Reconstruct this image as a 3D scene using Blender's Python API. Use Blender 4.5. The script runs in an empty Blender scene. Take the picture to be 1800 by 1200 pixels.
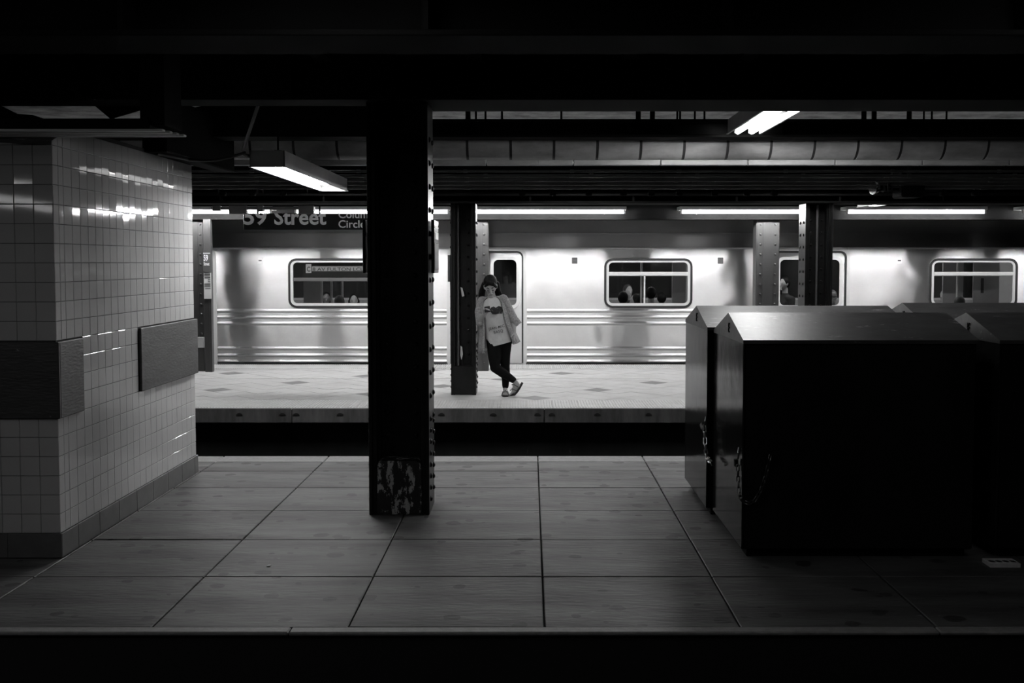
import bpy, bmesh, math, random
from mathutils import Vector, Matrix, Quaternion
from mathutils.geometry import tessellate_polygon

random.seed(7)
S = bpy.context.scene
COL = S.collection
PI = math.pi

# ------------------------------------------------------------------ camera, world, exposure
F_PX, PITCH, PPX, EYE = 1850.0, math.radians(2.9), 932.0, 1.65
PPY = 461 + F_PX * math.tan(PITCH)
cam_data = bpy.data.cameras.new('camera')
cam_data.sensor_width = 36
cam_data.lens = F_PX / 1800 * 36
cam_data.shift_x = -(PPX - 900) / 1800
cam_data.shift_y = (PPY - 600) / 1800
cam_data.clip_start = 0.05
cam = bpy.data.objects.new('camera', cam_data)
cam.location = (0, 0, EYE)
cam.rotation_euler = (PI / 2 - PITCH, 0, 0)
COL.objects.link(cam)
S.camera = cam

world = bpy.data.worlds.new('world')
S.world = world
world.use_nodes = True
world.node_tree.nodes['Background'].inputs[0].default_value = (0, 0, 0, 1)
world.node_tree.nodes['Background'].inputs[1].default_value = 0
S.view_settings.view_transform = 'Standard'
S.view_settings.look = 'None'
S.view_settings.gamma = 1
S.view_settings.use_curve_mapping = False
S.view_settings.exposure = 0.0
S.cycles.max_bounces = 8
S.cycles.diffuse_bounces = 4
S.cycles.glossy_bounces = 4
S.cycles.transparent_max_bounces = 12
S.cycles.sample_clamp_indirect = 4.0
# strengths of the fluorescent tubes and of the added fill lamps (set here, used by the fixtures below)
TUBE_FAR = 200.0
TUBE_NEAR = 105.0
TUBE_LOW = 75.0
TUBE_BACK = 16.0
TUBE_FRONT = 9.0
TUBE_FILL = 40.0
TRAIN_LAMP = 24.0


def at(px, py, d):
    """the point of the plane y = d seen at a place of the 1800x1200 frame"""
    x = (px - PPX) / F_PX
    v = -(py - PPY) / F_PX
    ry = math.cos(PITCH) + v * math.sin(PITCH)
    rz = -math.sin(PITCH) + v * math.cos(PITCH)
    t = d / ry
    return Vector((x * t, d, EYE + rz * t))


# ------------------------------------------------------------------ helpers
def world_of(o):
    if o is None:
        return Matrix.Identity(4)
    m = o.matrix_basis.copy()
    if o.parent:
        m = world_of(o.parent) @ o.matrix_parent_inverse @ m
    return m


def put(o, parent=None, kind=None, label=None, cat=None, group=None):
    COL.objects.link(o)
    if parent:
        o.parent = parent
        o.matrix_parent_inverse = world_of(parent).inverted()
    tag(o, label, cat, group, kind)
    return o


def tag(o, label=None, cat=None, group=None, kind=None):
    for k, v in (('label', label), ('category', cat), ('group', group), ('kind', kind)):
        if v:
            o[k] = v
    return o


def thing(name, loc, label, cat, group=None):
    o = bpy.data.objects.new(name, None)
    o.location = loc
    o.empty_display_size = 0.1
    return put(o, None, None, label, cat, group)


class MB:
    def __init__(s):
        s.v, s.f = [], []

    def add(s, vs, fs):
        n = len(s.v)
        s.v += [tuple(p) for p in vs]
        s.f += [tuple(i + n for i in f) for f in fs]
        return s

    def box(s, x0, x1, y0, y1, z0, z1):
        vs = [(x, y, z) for z in (z0, z1) for y in (y0, y1) for x in (x0, x1)]
        return s.add(vs, [(0, 2, 3, 1), (4, 5, 7, 6), (0, 1, 5, 4), (2, 6, 7, 3), (0, 4, 6, 2), (1, 3, 7, 5)])

    def bbox(s, x0, x1, y0, y1, z0, z1, b):
        """a box with chamfered edges"""
        bm = bmesh.new()
        bmesh.ops.create_cube(bm, size=1)
        for v in bm.verts:
            v.co = Vector(((x0 + x1) / 2 + v.co.x * (x1 - x0), (y0 + y1) / 2 + v.co.y * (y1 - y0), (z0 + z1) / 2 + v.co.z * (z1 - z0)))
        bmesh.ops.bevel(bm, geom=bm.edges[:], offset=b, segments=1, affect='EDGES')
        bm.verts.index_update()
        s.add([v.co for v in bm.verts], [[v.index for v in f.verts] for f in bm.faces])
        bm.free()
        return s

    def tube(s, pts, r, n=10, caps=True):
        pts = [Vector(p) for p in pts]
        rs = r if isinstance(r, (list, tuple)) else [r] * len(pts)
        rings = []
        up = None
        for i, p in enumerate(pts):
            d = (pts[min(i + 1, len(pts) - 1)] - pts[max(i - 1, 0)]).normalized()
            if up is None:
                up = d.orthogonal().normalized()
            up = (up - d * up.dot(d)).normalized()
            w = d.cross(up)
            rings.append([p + (up * math.cos(a) + w * math.sin(a)) * rs[i] for a in (2 * PI * k / n for k in range(n))])
        vs = [q for ring in rings for q in ring]
        fs = []
        for i in range(len(pts) - 1):
            for k in range(n):
                a, b = i * n + k, i * n + (k + 1) % n
                fs.append((a, b, b + n, a + n))
        if caps:
            fs.append(tuple(range(n))[::-1])
            fs.append(tuple((len(pts) - 1) * n + k for k in range(n)))
        return s.add(vs, fs)

    def prism_x(s, prof, x0, x1):
        """profile of (y, z) extruded along x"""
        n = len(prof)
        vs = [(x0, y, z) for y, z in prof] + [(x1, y, z) for y, z in prof]
        fs = [(k, (k + 1) % n, (k + 1) % n + n, k + n) for k in range(n)]
        tr = tessellate_polygon([[Vector((y, z, 0)) for y, z in prof]])
        fs += [tuple(t) for t in tr] + [tuple(i + n for i in t)[::-1] for t in tr]
        return s.add(vs, fs)

    def strip_x(s, prof, x0, x1, n=1):
        """open profile of (y, z) swept along x"""
        m = len(prof)
        vs = [(x0 + (x1 - x0) * j / n, y, z) for j in range(n + 1) for y, z in prof]
        fs = [(j * m + k, j * m + k + 1, (j + 1) * m + k + 1, (j + 1) * m + k) for j in range(n) for k in range(m - 1)]
        return s.add(vs, fs)

    def plate(s, loops, c0, c1, axis='y'):
        """flat plate with holes: loops of (u, w), thickness c0..c1 along the axis"""
        def P(u, w, c):
            return (u, c, w) if axis == 'y' else ((u, w, c) if axis == 'z' else (c, u, w))
        flat = [p for l in loops for p in l]
        n = len(flat)
        tr = tessellate_polygon([[Vector((u * 50, w * 50, 0)) for u, w in l] for l in loops])
        vs = [P(u, w, c0) for u, w in flat] + [P(u, w, c1) for u, w in flat]
        fs = [tuple(t) for t in tr] + [tuple(i + n for i in t)[::-1] for t in tr]
        o = 0
        for l in loops:
            m = len(l)
            fs += [(o + k, o + (k + 1) % m, o + (k + 1) % m + n, o + k + n) for k in range(m)]
            o += m
        return s.add(vs, fs)

    def rivet(s, c, nrm, r, n=8):
        """a round rivet head"""
        nrm = Vector(nrm).normalized()
        a = nrm.orthogonal().normalized()
        b = nrm.cross(a)
        c = Vector(c)
        vs = []
        for h, q in ((-0.1, 1.0), (0.35, 0.92), (0.65, 0.6)):
            vs += [c + nrm * r * h + (a * math.cos(t) + b * math.sin(t)) * r * q for t in (2 * PI * k / n for k in range(n))]
        vs.append(c + nrm * r * 0.78)
        fs = [(i * n + k, i * n + (k + 1) % n, (i + 1) * n + (k + 1) % n, (i + 1) * n + k) for i in range(2) for k in range(n)]
        fs += [(2 * n + k, 2 * n + (k + 1) % n, 3 * n) for k in range(n)]
        return s.add(vs, fs)

    def mesh(s, name, mat, smooth=False, uv=None):
        me = bpy.data.meshes.new(name)
        me.from_pydata(s.v, [], s.f)
        bm = bmesh.new()
        bm.from_mesh(me)
        bmesh.ops.recalc_face_normals(bm, faces=bm.faces)
        bm.to_mesh(me)
        bm.free()
        me.materials.append(mat)
        if smooth:
            smooth_mesh(me)
        if uv:
            l = me.uv_layers.new(name='UVMap')
            for lp in me.loops:
                p = me.vertices[lp.vertex_index].co
                l.data[lp.index].uv = (p.z, p.x)
        return me

    def build(s, name, mat, parent=None, kind=None, label=None, cat=None, group=None, smooth=False, uv=None):
        return put(bpy.data.objects.new(name, s.mesh(name, mat, smooth, uv)), parent, kind, label, cat, group)


def smooth_mesh(me, angle=0.7):
    for p in me.polygons:
        p.use_smooth = True
    try:
        me.set_sharp_from_angle(angle=angle)
    except Exception:
        pass


def piece(name, me, parent, m=None, **kw):
    """one more object of a shared mesh"""
    o = bpy.data.objects.new(name, me)
    if m is not None:
        o.matrix_basis = m
    return put(o, parent, **kw)


def rrect(x0, x1, z0, z1, r, n=5):
    pts = []
    for cx, cz, a0 in ((x1 - r, z1 - r, 0), (x0 + r, z1 - r, PI / 2), (x0 + r, z0 + r, PI), (x1 - r, z0 + r, 1.5 * PI)):
        pts += [(cx + r * math.cos(a0 + PI / 2 * k / n), cz + r * math.sin(a0 + PI / 2 * k / n)) for k in range(n + 1)]
    return pts


def rect(x0, x1, z0, z1):
    return [(x0, z0), (x1, z0), (x1, z1), (x0, z1)]


def lettering(body, size, mat, name, parent, origin, right, up, bold=0.0, depth=0.002, align='LEFT', width=None, spacing=1.0, kind=None):
    """raised printed lettering standing on a plane given by its right and up directions"""
    cu = bpy.data.curves.new(name, 'FONT')
    cu.body = body
    cu.size = size
    cu.offset = bold * size
    cu.extrude = depth / 2
    cu.align_x = align
    cu.space_character = spacing
    cu.resolution_u = 3
    tmp = bpy.data.objects.new(name, cu)
    COL.objects.link(tmp)
    dg = bpy.context.evaluated_depsgraph_get()
    me = bpy.data.meshes.new_from_object(tmp.evaluated_get(dg))
    bpy.data.objects.remove(tmp)
    me.materials.clear()
    me.materials.append(mat)
    if width and len(me.vertices):
        xs = [v.co.x for v in me.vertices]
        k = width / (max(xs) - min(xs))
        for v in me.vertices:
            v.co.x = (v.co.x - min(xs)) * k
    right = Vector(right).normalized()
    up = Vector(up).normalized()
    nrm = right.cross(up)
    o = Vector(origin)
    for v in me.vertices:
        v.co = o + right * v.co.x + up * v.co.y + nrm * v.co.z
    ob = bpy.data.objects.new(name, me)
    return put(ob, parent, kind)


# ------------------------------------------------------------------ materials (black-and-white photograph: greys)
def mat(name, col, rough=0.6, metal=0.0, spec=0.5, var=0.0, vscale=(3, 3, 3), bump=0.0, bscale=(40, 40, 40), bdetail=4, vcol=None, rvar=0.0, coat=0.0):
    m = bpy.data.materials.new(name)
    m.use_nodes = True
    nt = m.node_tree
    b = nt.nodes['Principled BSDF']
    b.inputs['Roughness'].default_value = rough
    b.inputs['Metallic'].default_value = metal
    b.inputs['Specular IOR Level'].default_value = spec
    b.inputs['Coat Weight'].default_value = coat
    b.inputs['Base Color'].default_value = (col, col, col, 1)
    geo = nt.nodes.new('ShaderNodeNewGeometry')

    def scaled(sc):
        k = nt.nodes.new('ShaderNodeVectorMath')
        k.operation = 'MULTIPLY'
        k.inputs[1].default_value = sc
        nt.links.new(geo.outputs['Position'], k.inputs[0])
        return k.outputs[0]
    if var:
        n = nt.nodes.new('ShaderNodeTexNoise')
        n.inputs['Scale'].default_value = 1
        n.inputs['Detail'].default_value = 6
        n.inputs['Roughness'].default_value = 0.65
        nt.links.new(scaled(vscale), n.inputs['Vector'])
        r = nt.nodes.new('ShaderNodeValToRGB')
        r.color_ramp.elements[0].position = 0.3
        r.color_ramp.elements[1].position = 0.7
        lo, hi = col * (1 - var), (vcol if vcol is not None else col * (1 + var))
        r.color_ramp.elements[0].color = (lo, lo, lo, 1)
        r.color_ramp.elements[1].color = (hi, hi, hi, 1)
        nt.links.new(n.outputs['Fac'], r.inputs['Fac'])
        nt.links.new(r.outputs['Color'], b.inputs['Base Color'])
        if rvar:
            mr = nt.nodes.new('ShaderNodeMapRange')
            mr.inputs['To Min'].default_value = rough + rvar
            mr.inputs['To Max'].default_value = max(0.03, rough - rvar)
            nt.links.new(n.outputs['Fac'], mr.inputs['Value'])
            nt.links.new(mr.outputs[0], b.inputs['Roughness'])
    if bump:
        n2 = nt.nodes.new('ShaderNodeTexNoise')
        n2.inputs['Scale'].default_value = 1
        n2.inputs['Detail'].default_value = bdetail
        nt.links.new(scaled(bscale), n2.inputs['Vector'])
        bp = nt.nodes.new('ShaderNodeBump')
        bp.inputs['Strength'].default_value = 1
        bp.inputs['Distance'].default_value = bump
        nt.links.new(n2.outputs['Fac'], bp.inputs['Height'])
        nt.links.new(bp.outputs[0], b.inputs['Normal'])
    return m


def emit(name, strength, col=1.0):
    m = bpy.data.materials.new(name)
    m.use_nodes = True
    nt = m.node_tree
    nt.nodes.remove(nt.nodes['Principled BSDF'])
    e = nt.nodes.new('ShaderNodeEmission')
    e.inputs[0].default_value = (col, col, col, 1)
    e.inputs[1].default_value = strength
    nt.links.new(e.outputs[0], nt.nodes['Material Output'].inputs[0])
    return m


def spots(m, scale, lo, hi, dark, radius, seed=0.0):
    """round stains (trodden gum, paint flecks) over a material's own colour"""
    nt = m.node_tree
    b = nt.nodes['Principled BSDF']
    geo = nt.nodes.new('ShaderNodeNewGeometry')
    sc = nt.nodes.new('ShaderNodeVectorMath')
    sc.operation = 'MULTIPLY_ADD'
    sc.inputs[1].default_value = (scale, scale, 0)
    sc.inputs[2].default_value = (seed, seed * 0.7, 0)
    nz = nt.nodes.new('ShaderNodeTexNoise')
    nz.inputs['Scale'].default_value = 9
    ad = nt.nodes.new('ShaderNodeVectorMath')
    ad.operation = 'MULTIPLY_ADD'
    ad.inputs[1].default_value = (0.3, 0.3, 0)
    nt.links.new(geo.outputs['Position'], sc.inputs[0])
    nt.links.new(geo.outputs['Position'], nz.inputs['Vector'])
    nt.links.new(nz.outputs['Color'], ad.inputs[0])
    nt.links.new(sc.outputs[0], ad.inputs[2])
    vo = nt.nodes.new('ShaderNodeTexVoronoi')
    vo.inputs['Scale'].default_value = 1
    nt.links.new(ad.outputs[0], vo.inputs['Vector'])
    sp = nt.nodes.new('ShaderNodeSeparateColor')
    nt.links.new(vo.outputs['Color'], sp.inputs[0])
    rad = nt.nodes.new('ShaderNodeMath')
    rad.operation = 'MULTIPLY'
    rad.inputs[1].default_value = radius
    nt.links.new(sp.outputs[0], rad.inputs[0])
    lt = nt.nodes.new('ShaderNodeMath')
    lt.operation = 'LESS_THAN'
    nt.links.new(vo.outputs['Distance'], lt.inputs[0])
    nt.links.new(rad.outputs[0], lt.inputs[1])
    mx = nt.nodes.new('ShaderNodeMix')
    mx.data_type = 'RGBA'
    mx.inputs['B'].default_value = (dark, dark, dark, 1)
    src = b.inputs['Base Color'].links[0].from_socket if b.inputs['Base Color'].links else None
    if src:
        nt.links.new(src, mx.inputs['A'])
    f = nt.nodes.new('ShaderNodeMath')
    f.operation = 'MULTIPLY'
    f.inputs[1].default_value = 0.8
    nt.links.new(lt.outputs[0], f.inputs[0])
    nt.links.new(f.outputs[0], mx.inputs['Factor'])
    nt.links.new(mx.outputs['Result'], b.inputs['Base Color'])
    return m


def chips(m, scale, thr, light, soft=0.03, stretch=(1, 1, 1)):
    """flaked paint, scratches and drips: patches of another colour where a noise passes a threshold"""
    nt = m.node_tree
    b = nt.nodes['Principled BSDF']
    geo = nt.nodes.new('ShaderNodeNewGeometry')
    sc = nt.nodes.new('ShaderNodeVectorMath')
    sc.operation = 'MULTIPLY'
    sc.inputs[1].default_value = tuple(scale * k for k in stretch)
    nt.links.new(geo.outputs['Position'], sc.inputs[0])
    n = nt.nodes.new('ShaderNodeTexNoise')
    n.inputs['Scale'].default_value = 1
    n.inputs['Detail'].default_value = 8
    n.inputs['Roughness'].default_value = 0.7
    nt.links.new(sc.outputs[0], n.inputs['Vector'])
    r = nt.nodes.new('ShaderNodeValToRGB')
    r.color_ramp.elements[0].position = thr
    r.color_ramp.elements[1].position = min(1, thr + soft)
    r.color_ramp.elements[0].color = (0, 0, 0, 1)
    r.color_ramp.elements[1].color = (1, 1, 1, 1)
    nt.links.new(n.outputs['Fac'], r.inputs['Fac'])
    mx = nt.nodes.new('ShaderNodeMix')
    mx.data_type = 'RGBA'
    c = b.inputs['Base Color']
    if c.links:
        nt.links.new(c.links[0].from_socket, mx.inputs['A'])
    else:
        mx.inputs['A'].default_value = c.default_value
    mx.inputs['B'].default_value = (light, light, light, 1)
    nt.links.new(r.outputs['Color'], mx.inputs['Factor'])
    nt.links.new(mx.outputs['Result'], c)
    return m


def steel(name, col, rough, aniso, wave, wscale):
    """brushed stainless sheet, slightly buckled"""
    m = mat(name, col, rough, 1.0, var=0.05, vscale=(1.5, 1.5, 2.5), bump=wave, bscale=wscale, bdetail=0.6)
    nt = m.node_tree
    b = nt.nodes['Principled BSDF']
    b.inputs['Anisotropic'].default_value = aniso
    t = nt.nodes.new('ShaderNodeTangent')
    t.direction_type = 'UV_MAP'
    t.uv_map = 'UVMap'
    nt.links.new(t.outputs[0], b.inputs['Tangent'])
    return m


M = {}
M['concrete'] = spots(mat('worn_concrete', 0.066, 0.6, var=0.6, vscale=(0.9, 5, 3), bump=0.004, bscale=(9, 40, 30), rvar=0.12), 6.5, 0, 0, 0.008, 0.33)
chips(M['concrete'], 0.9, 0.52, 0.035, 0.2, (1, 1.6, 1))
chips(M['concrete'], 3.4, 0.665, 0.3, 0.06, (0.7, 2.6, 1))
chips(M['concrete'], 14, 0.56, 0.03, 0.2, (0.35, 1.6, 1))
M['edge'] = mat('granite_edge', 0.2, 0.6, var=0.2, vscale=(20, 20, 20), bump=0.002)
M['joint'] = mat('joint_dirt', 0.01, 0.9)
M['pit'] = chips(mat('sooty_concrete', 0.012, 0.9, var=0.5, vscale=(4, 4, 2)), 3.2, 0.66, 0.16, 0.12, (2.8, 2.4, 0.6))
M['edgebeam'] = chips(mat('stained_edge_beam', 0.085, 0.8, var=0.5, vscale=(8, 8, 1.5)), 5, 0.69, 0.2, 0.05, (2.5, 2.5, 0.7))
M['walltile'] = mat('glazed_tile', 0.52, 0.05, spec=0.15, var=0.05, vscale=(2, 2, 2))
M['grout'] = mat('dark_grout', 0.06, 0.9)
M['basetile'] = mat('dark_base_tile', 0.11, 0.35, var=0.2, vscale=(9, 9, 9))
M['board'] = chips(mat('dark_painted_board', 0.045, 0.5, var=0.35, vscale=(6, 3, 30), bump=0.002, bscale=(20, 20, 90)), 9, 0.66, 0.3, 0.04, (1, 1, 1.6))
M['blacksteel'] = mat('black_painted_steel', 0.012, 0.38, spec=0.25, var=0.4, vscale=(8, 8, 8), bump=0.0006, bscale=(60, 60, 60))
M['chipped'] = chips(mat('chipped_black_paint', 0.016, 0.5, bump=0.001), 9, 0.545, 0.5, 0.02, (2.2, 2, 1.1))
M['soot'] = mat('sooty_black', 0.008, 0.85, spec=0.08)
M['soot2'] = mat('sooty_grey', 0.04, 0.7, var=0.4)
M['conduit'] = mat('conduit_grey', 0.11, 0.5, var=0.3, spec=0.2)
M['lagging'] = chips(mat('pipe_lagging', 0.52, 0.55, var=0.3, vscale=(3, 3, 8), bump=0.002, bscale=(30, 30, 30)), 5, 0.68, 0.06, 0.06, (2, 1, 0.8))
M['lagband'] = mat('pipe_band', 0.06, 0.5)
M['ceil'] = mat('ceiling_plaster', 0.3, 0.9, var=0.75, vscale=(3.5, 3.5, 2), bump=0.004)
M['fartile'] = mat('pale_paving', 0.49, 0.5, var=0.14, vscale=(2.2, 2.2, 2), rvar=0.05)
M['fardark'] = mat('dark_paving', 0.16, 0.5, var=0.2)
M['tactile'] = mat('tactile_paving', 0.58, 0.6, var=0.12, vscale=(5, 5, 5))
M['binsteel'] = mat('black_gloss_bin', 0.012, 0.13, spec=0.06, var=0.3, vscale=(7, 7, 3), bump=0.0012, bscale=(5, 5, 5), rvar=0.06)
M['binlid'] = chips(mat('scuffed_bin_lid', 0.05, 0.42, spec=0.32, var=0.4, vscale=(5, 9, 9), bump=0.001, bscale=(30, 30, 30)), 5, 0.62, 0.3, 0.05, (1.0, 3.4, 3.4))
M['galv'] = mat('galvanised_chain', 0.6, 0.28, 1.0)
M['brick'] = mat('grey_brick', 0.6, 0.9, var=0.2, vscale=(30, 30, 30), bump=0.001)
M['reflector'] = mat('white_reflector', 0.85, 0.35)
M['housing'] = mat('grey_lamp_housing', 0.28, 0.5, var=0.15)
M['tube_far'] = emit('tube_glow_far', TUBE_FAR)
M['tube_near'] = emit('tube_glow_near', TUBE_NEAR)
M['tube_low'] = emit('tube_glow_low', TUBE_LOW)
M['tube_back'] = emit('tube_glow_back', TUBE_BACK)
M['tube_front'] = emit('tube_glow_front', TUBE_FRONT)
M['tube_fill'] = emit('tube_glow_fill', TUBE_FILL)
M['train_lamp'] = emit('train_lamp_glow', TRAIN_LAMP)
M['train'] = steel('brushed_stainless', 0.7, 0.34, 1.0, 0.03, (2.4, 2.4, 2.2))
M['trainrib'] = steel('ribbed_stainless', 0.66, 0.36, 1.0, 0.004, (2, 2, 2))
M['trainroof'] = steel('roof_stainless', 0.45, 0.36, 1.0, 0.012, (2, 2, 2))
M['rubber'] = mat('black_rubber', 0.015, 0.5)
M['alum'] = mat('bright_aluminium', 0.75, 0.22, 1.0)
M['satin'] = mat('satin_aluminium', 0.6, 0.35)
M['sheenwhite'] = mat('painted_sheen', 0.7, 0.35)
M['inside'] = mat('train_lining', 0.42, 0.6, var=0.1)
M['insidedark'] = mat('train_dark_panel', 0.06, 0.6)
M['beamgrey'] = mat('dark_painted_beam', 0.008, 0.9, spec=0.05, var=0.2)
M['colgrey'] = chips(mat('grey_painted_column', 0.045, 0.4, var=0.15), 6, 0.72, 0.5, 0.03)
M['signblack'] = mat('black_enamel', 0.012, 0.25)
M['signgrey'] = mat('grey_enamel', 0.09, 0.3)
M['white'] = mat('white_enamel', 0.8, 0.4)
M['paper'] = mat('paper', 0.7, 0.8)
M['ink'] = mat('ink', 0.08, 0.8)
M['skin'] = mat('skin', 0.42, 0.5)
M['skin2'] = mat('skin_dark', 0.17, 0.5)
M['hair'] = mat('dark_hair', 0.01, 0.5, spec=0.12, bump=0.004, bscale=(90, 30, 20))
M['hairgrey'] = mat('greying_hair', 0.06, 0.6)
M['shirt'] = mat('pale_shirt', 0.62, 0.85, var=0.12, vscale=(9, 9, 9), bump=0.006, bscale=(8, 8, 8))
M['cardigan'] = mat('grey_knit', 0.36, 0.9, var=0.45, vscale=(60, 60, 60), bump=0.004, bscale=(90, 90, 90))
M['leggings'] = mat('black_leggings', 0.006, 0.9, spec=0.1)
M['print'] = chips(mat('dark_print', 0.02, 0.8), 30, 0.6, 0.3, 0.03)
M['lips'] = mat('lips', 0.15, 0.5)
M['sole'] = mat('dark_sole', 0.01, 0.6)
M['strap'] = mat('sandal_strap', 0.12, 0.5)
M['clothdark'] = mat('dark_coat', 0.03, 0.9)
M['clothlight'] = mat('pale_coat', 0.5, 0.9)

g = bpy.data.materials.new('window_glass')
g.use_nodes = True
nt = g.node_tree
nt.nodes.remove(nt.nodes['Principled BSDF'])
tr_ = nt.nodes.new('ShaderNodeBsdfTransparent')
tr_.inputs[0].default_value = (0.72, 0.72, 0.72, 1)
gl_ = nt.nodes.new('ShaderNodeBsdfGlossy')
gl_.inputs['Roughness'].default_value = 0.02
fr_ = nt.nodes.new('ShaderNodeFresnel')
fr_.inputs['IOR'].default_value = 1.5
mx_ = nt.nodes.new('ShaderNodeMixShader')
nt.links.new(fr_.outputs[0], mx_.inputs[0])
nt.links.new(tr_.outputs[0], mx_.inputs[1])
nt.links.new(gl_.outputs[0], mx_.inputs[2])
nt.links.new(mx_.outputs[0], nt.nodes['Material Output'].inputs[0])
M['glass'] = g

# ================================================================== THE SETTING
NEAR0, NEAR1 = 4.617, 8.90          # the nearer island platform, front to back
FAR0, FAR1 = 11.83, 16.97           # the farther platform
XL, XR = -6.2, 6.6
ZC = 3.0                            # ceiling over the near platform

# --- near platform
fl = MB().box(XL, XR, NEAR0 + 0.012, NEAR1 - 0.012, -0.3, -0.03).build('floor_near', M['joint'], kind='structure')
ys = [4.691, 5.46, 6.20, 6.935, 7.65, 8.26, 8.645]
xs = [0.064 + 0.89 * k for k in range(-7, 8)]
slab_cache = {}


def slab(x0, x1, y0, y1, m, parent, z=0.0, t=0.03, gap=0.004, bev=0.004, name='slab'):
    key = (round(x1 - x0, 3), round(y1 - y0, 3), m.name, t)
    if key not in slab_cache:
        w, h = (x1 - x0) / 2 - gap, (y1 - y0) / 2 - gap
        slab_cache[key] = MB().bbox(-w, w, -h, h, -t, 0, bev).mesh(name, m)
    mm = Matrix.Translation(((x0 + x1) / 2, (y0 + y1) / 2, z + random.uniform(-0.0015, 0.0015))) @ Matrix.Rotation(random.uniform(-1, 1) * 0.0012, 4, 'X') @ Matrix.Rotation(random.uniform(-1, 1) * 0.0012, 4, 'Y')
    return piece(name, slab_cache[key], parent, mm)


for j in range(len(ys) - 1):
    for i in range(len(xs) - 1):
        if xs[i] < -2.7 and ys[j] > 5.8 and ys[j + 1] < 8.22 and xs[i + 1] < -2.64:
            continue
        slab(xs[i], xs[i + 1], ys[j], ys[j + 1], M['concrete'], fl)
# the granite edges, front and back
edge_f = MB().box(XL, XR, NEAR0 + 0.03, 4.69, -0.3, -0.06).build('trim_1', M['joint'], kind='structure')
for x0, x1 in ((-6.2, -3.9), (-3.9, -1.08), (-1.08, 1.83), (1.83, 4.4), (4.4, 6.6)):
    slab(x0, x1, NEAR0, 4.691, M['edge'], edge_f, z=0.004, t=0.02, gap=0.002, bev=0.006, name='edge_stone')
edge_b = MB().box(XL, XR, 8.65, NEAR1 - 0.03, -0.3, -0.06).build('trim_2', M['joint'], kind='structure')
for k in range(14):
    x0 = 0.064 + 0.89 * (k - 7)
    slab(x0, x0 + 0.89, 8.645, NEAR1, M['edge'], edge_b, z=0.002, t=0.075, gap=0.003, bev=0.006, name='edge_stone')
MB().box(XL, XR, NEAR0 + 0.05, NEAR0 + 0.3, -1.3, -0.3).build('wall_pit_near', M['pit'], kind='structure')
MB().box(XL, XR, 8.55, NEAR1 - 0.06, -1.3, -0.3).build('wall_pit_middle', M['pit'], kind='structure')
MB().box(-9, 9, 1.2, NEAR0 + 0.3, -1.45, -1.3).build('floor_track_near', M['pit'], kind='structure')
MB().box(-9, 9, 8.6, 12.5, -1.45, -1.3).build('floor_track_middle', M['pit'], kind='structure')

# --- far platform
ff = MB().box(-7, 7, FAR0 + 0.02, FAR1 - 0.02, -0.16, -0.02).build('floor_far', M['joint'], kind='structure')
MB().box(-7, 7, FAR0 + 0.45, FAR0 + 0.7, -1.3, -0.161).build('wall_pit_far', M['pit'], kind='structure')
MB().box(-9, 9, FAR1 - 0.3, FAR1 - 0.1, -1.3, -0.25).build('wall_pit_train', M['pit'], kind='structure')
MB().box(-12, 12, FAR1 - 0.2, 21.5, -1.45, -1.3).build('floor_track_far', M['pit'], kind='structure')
eb = MB().box(-7, 7, FAR0 + 0.03, FAR0 + 0.4, -0.17, -0.03).build('trim_3', M['joint'], kind='structure')
for x0, x1 in ((-7, -5.4), (-5.4, -2.7), (-2.7, 0.16), (0.16, 3.0), (3.0, 7)):
    e_ = MB().bbox(x0 + 0.004, x1 - 0.004, FAR0, FAR0 + 0.2, -0.165, 0.0, 0.008).build('edge_beam', M['edgebeam'], eb)
for p in (421, 497, 521, 598, 680, 776, 867, 945, 970, 1050, 1140, 1225, 1310, 1400):
    q = at(p, 730, FAR0)
    b_ = MB()
    b_.add([(q.x + 0.038 * math.cos(a), FAR0 - 0.012, q.z + 0.03 * math.sin(a)) for a in (PI * k / 8 for k in range(9))]
           + [(q.x + 0.038 * math.cos(a), FAR0 + 0.01, q.z + 0.03 * math.sin(a)) for a in (PI * k / 8 for k in range(9))],
           [tuple(range(9)), tuple(range(17, 8, -1))] + [(k, (k + 1) % 9, (k + 1) % 9 + 9, k + 9) for k in range(9)])
    b_.build('fender_pad', M['rubber'], eb)
# tactile strips
tac = MB()
tw, td = 0.297, 0.68
tac.box(-tw / 2, tw / 2, 0, td, -0.02, 0)
for k in range(9):
    x = -tw / 2 + tw * (k + 0.5) / 9
    tac.add([(x - 0.010, 0.02, 0), (x + 0.010, 0.02, 0), (x + 0.006, 0.026, 0.006), (x - 0.006, 0.026, 0.006),
             (x - 0.010, td - 0.02, 0), (x + 0.010, td - 0.02, 0), (x + 0.006, td - 0.026, 0.006), (x - 0.006, td - 0.026, 0.006)],
            [(0, 1, 2, 3), (4, 7, 6, 5), (3, 2, 6, 7), (0, 3, 7, 4), (1, 5, 6, 2)])
tac_me = tac.mesh('tactile_tile', M['tactile'])
for k in range(-18, 19):
    piece('tactile_tile', tac_me, ff, Matrix.Translation((0.1 + 0.3 * k, FAR0 + 0.03, 0.002)))
for k in range(-20, 21):
    piece('tactile_tile', tac_me, ff, Matrix.Translation((0.02 + 0.3 * k, FAR1 - 0.70, 0.002)))
# the diagonal paving with dark diamonds
s_ = 0.29
ox, oy = -3.226, 14.40
y_lo, y_hi, x_lo, x_hi = FAR0 + 0.72, FAR1 - 0.715, -5.6, 4.9


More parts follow.
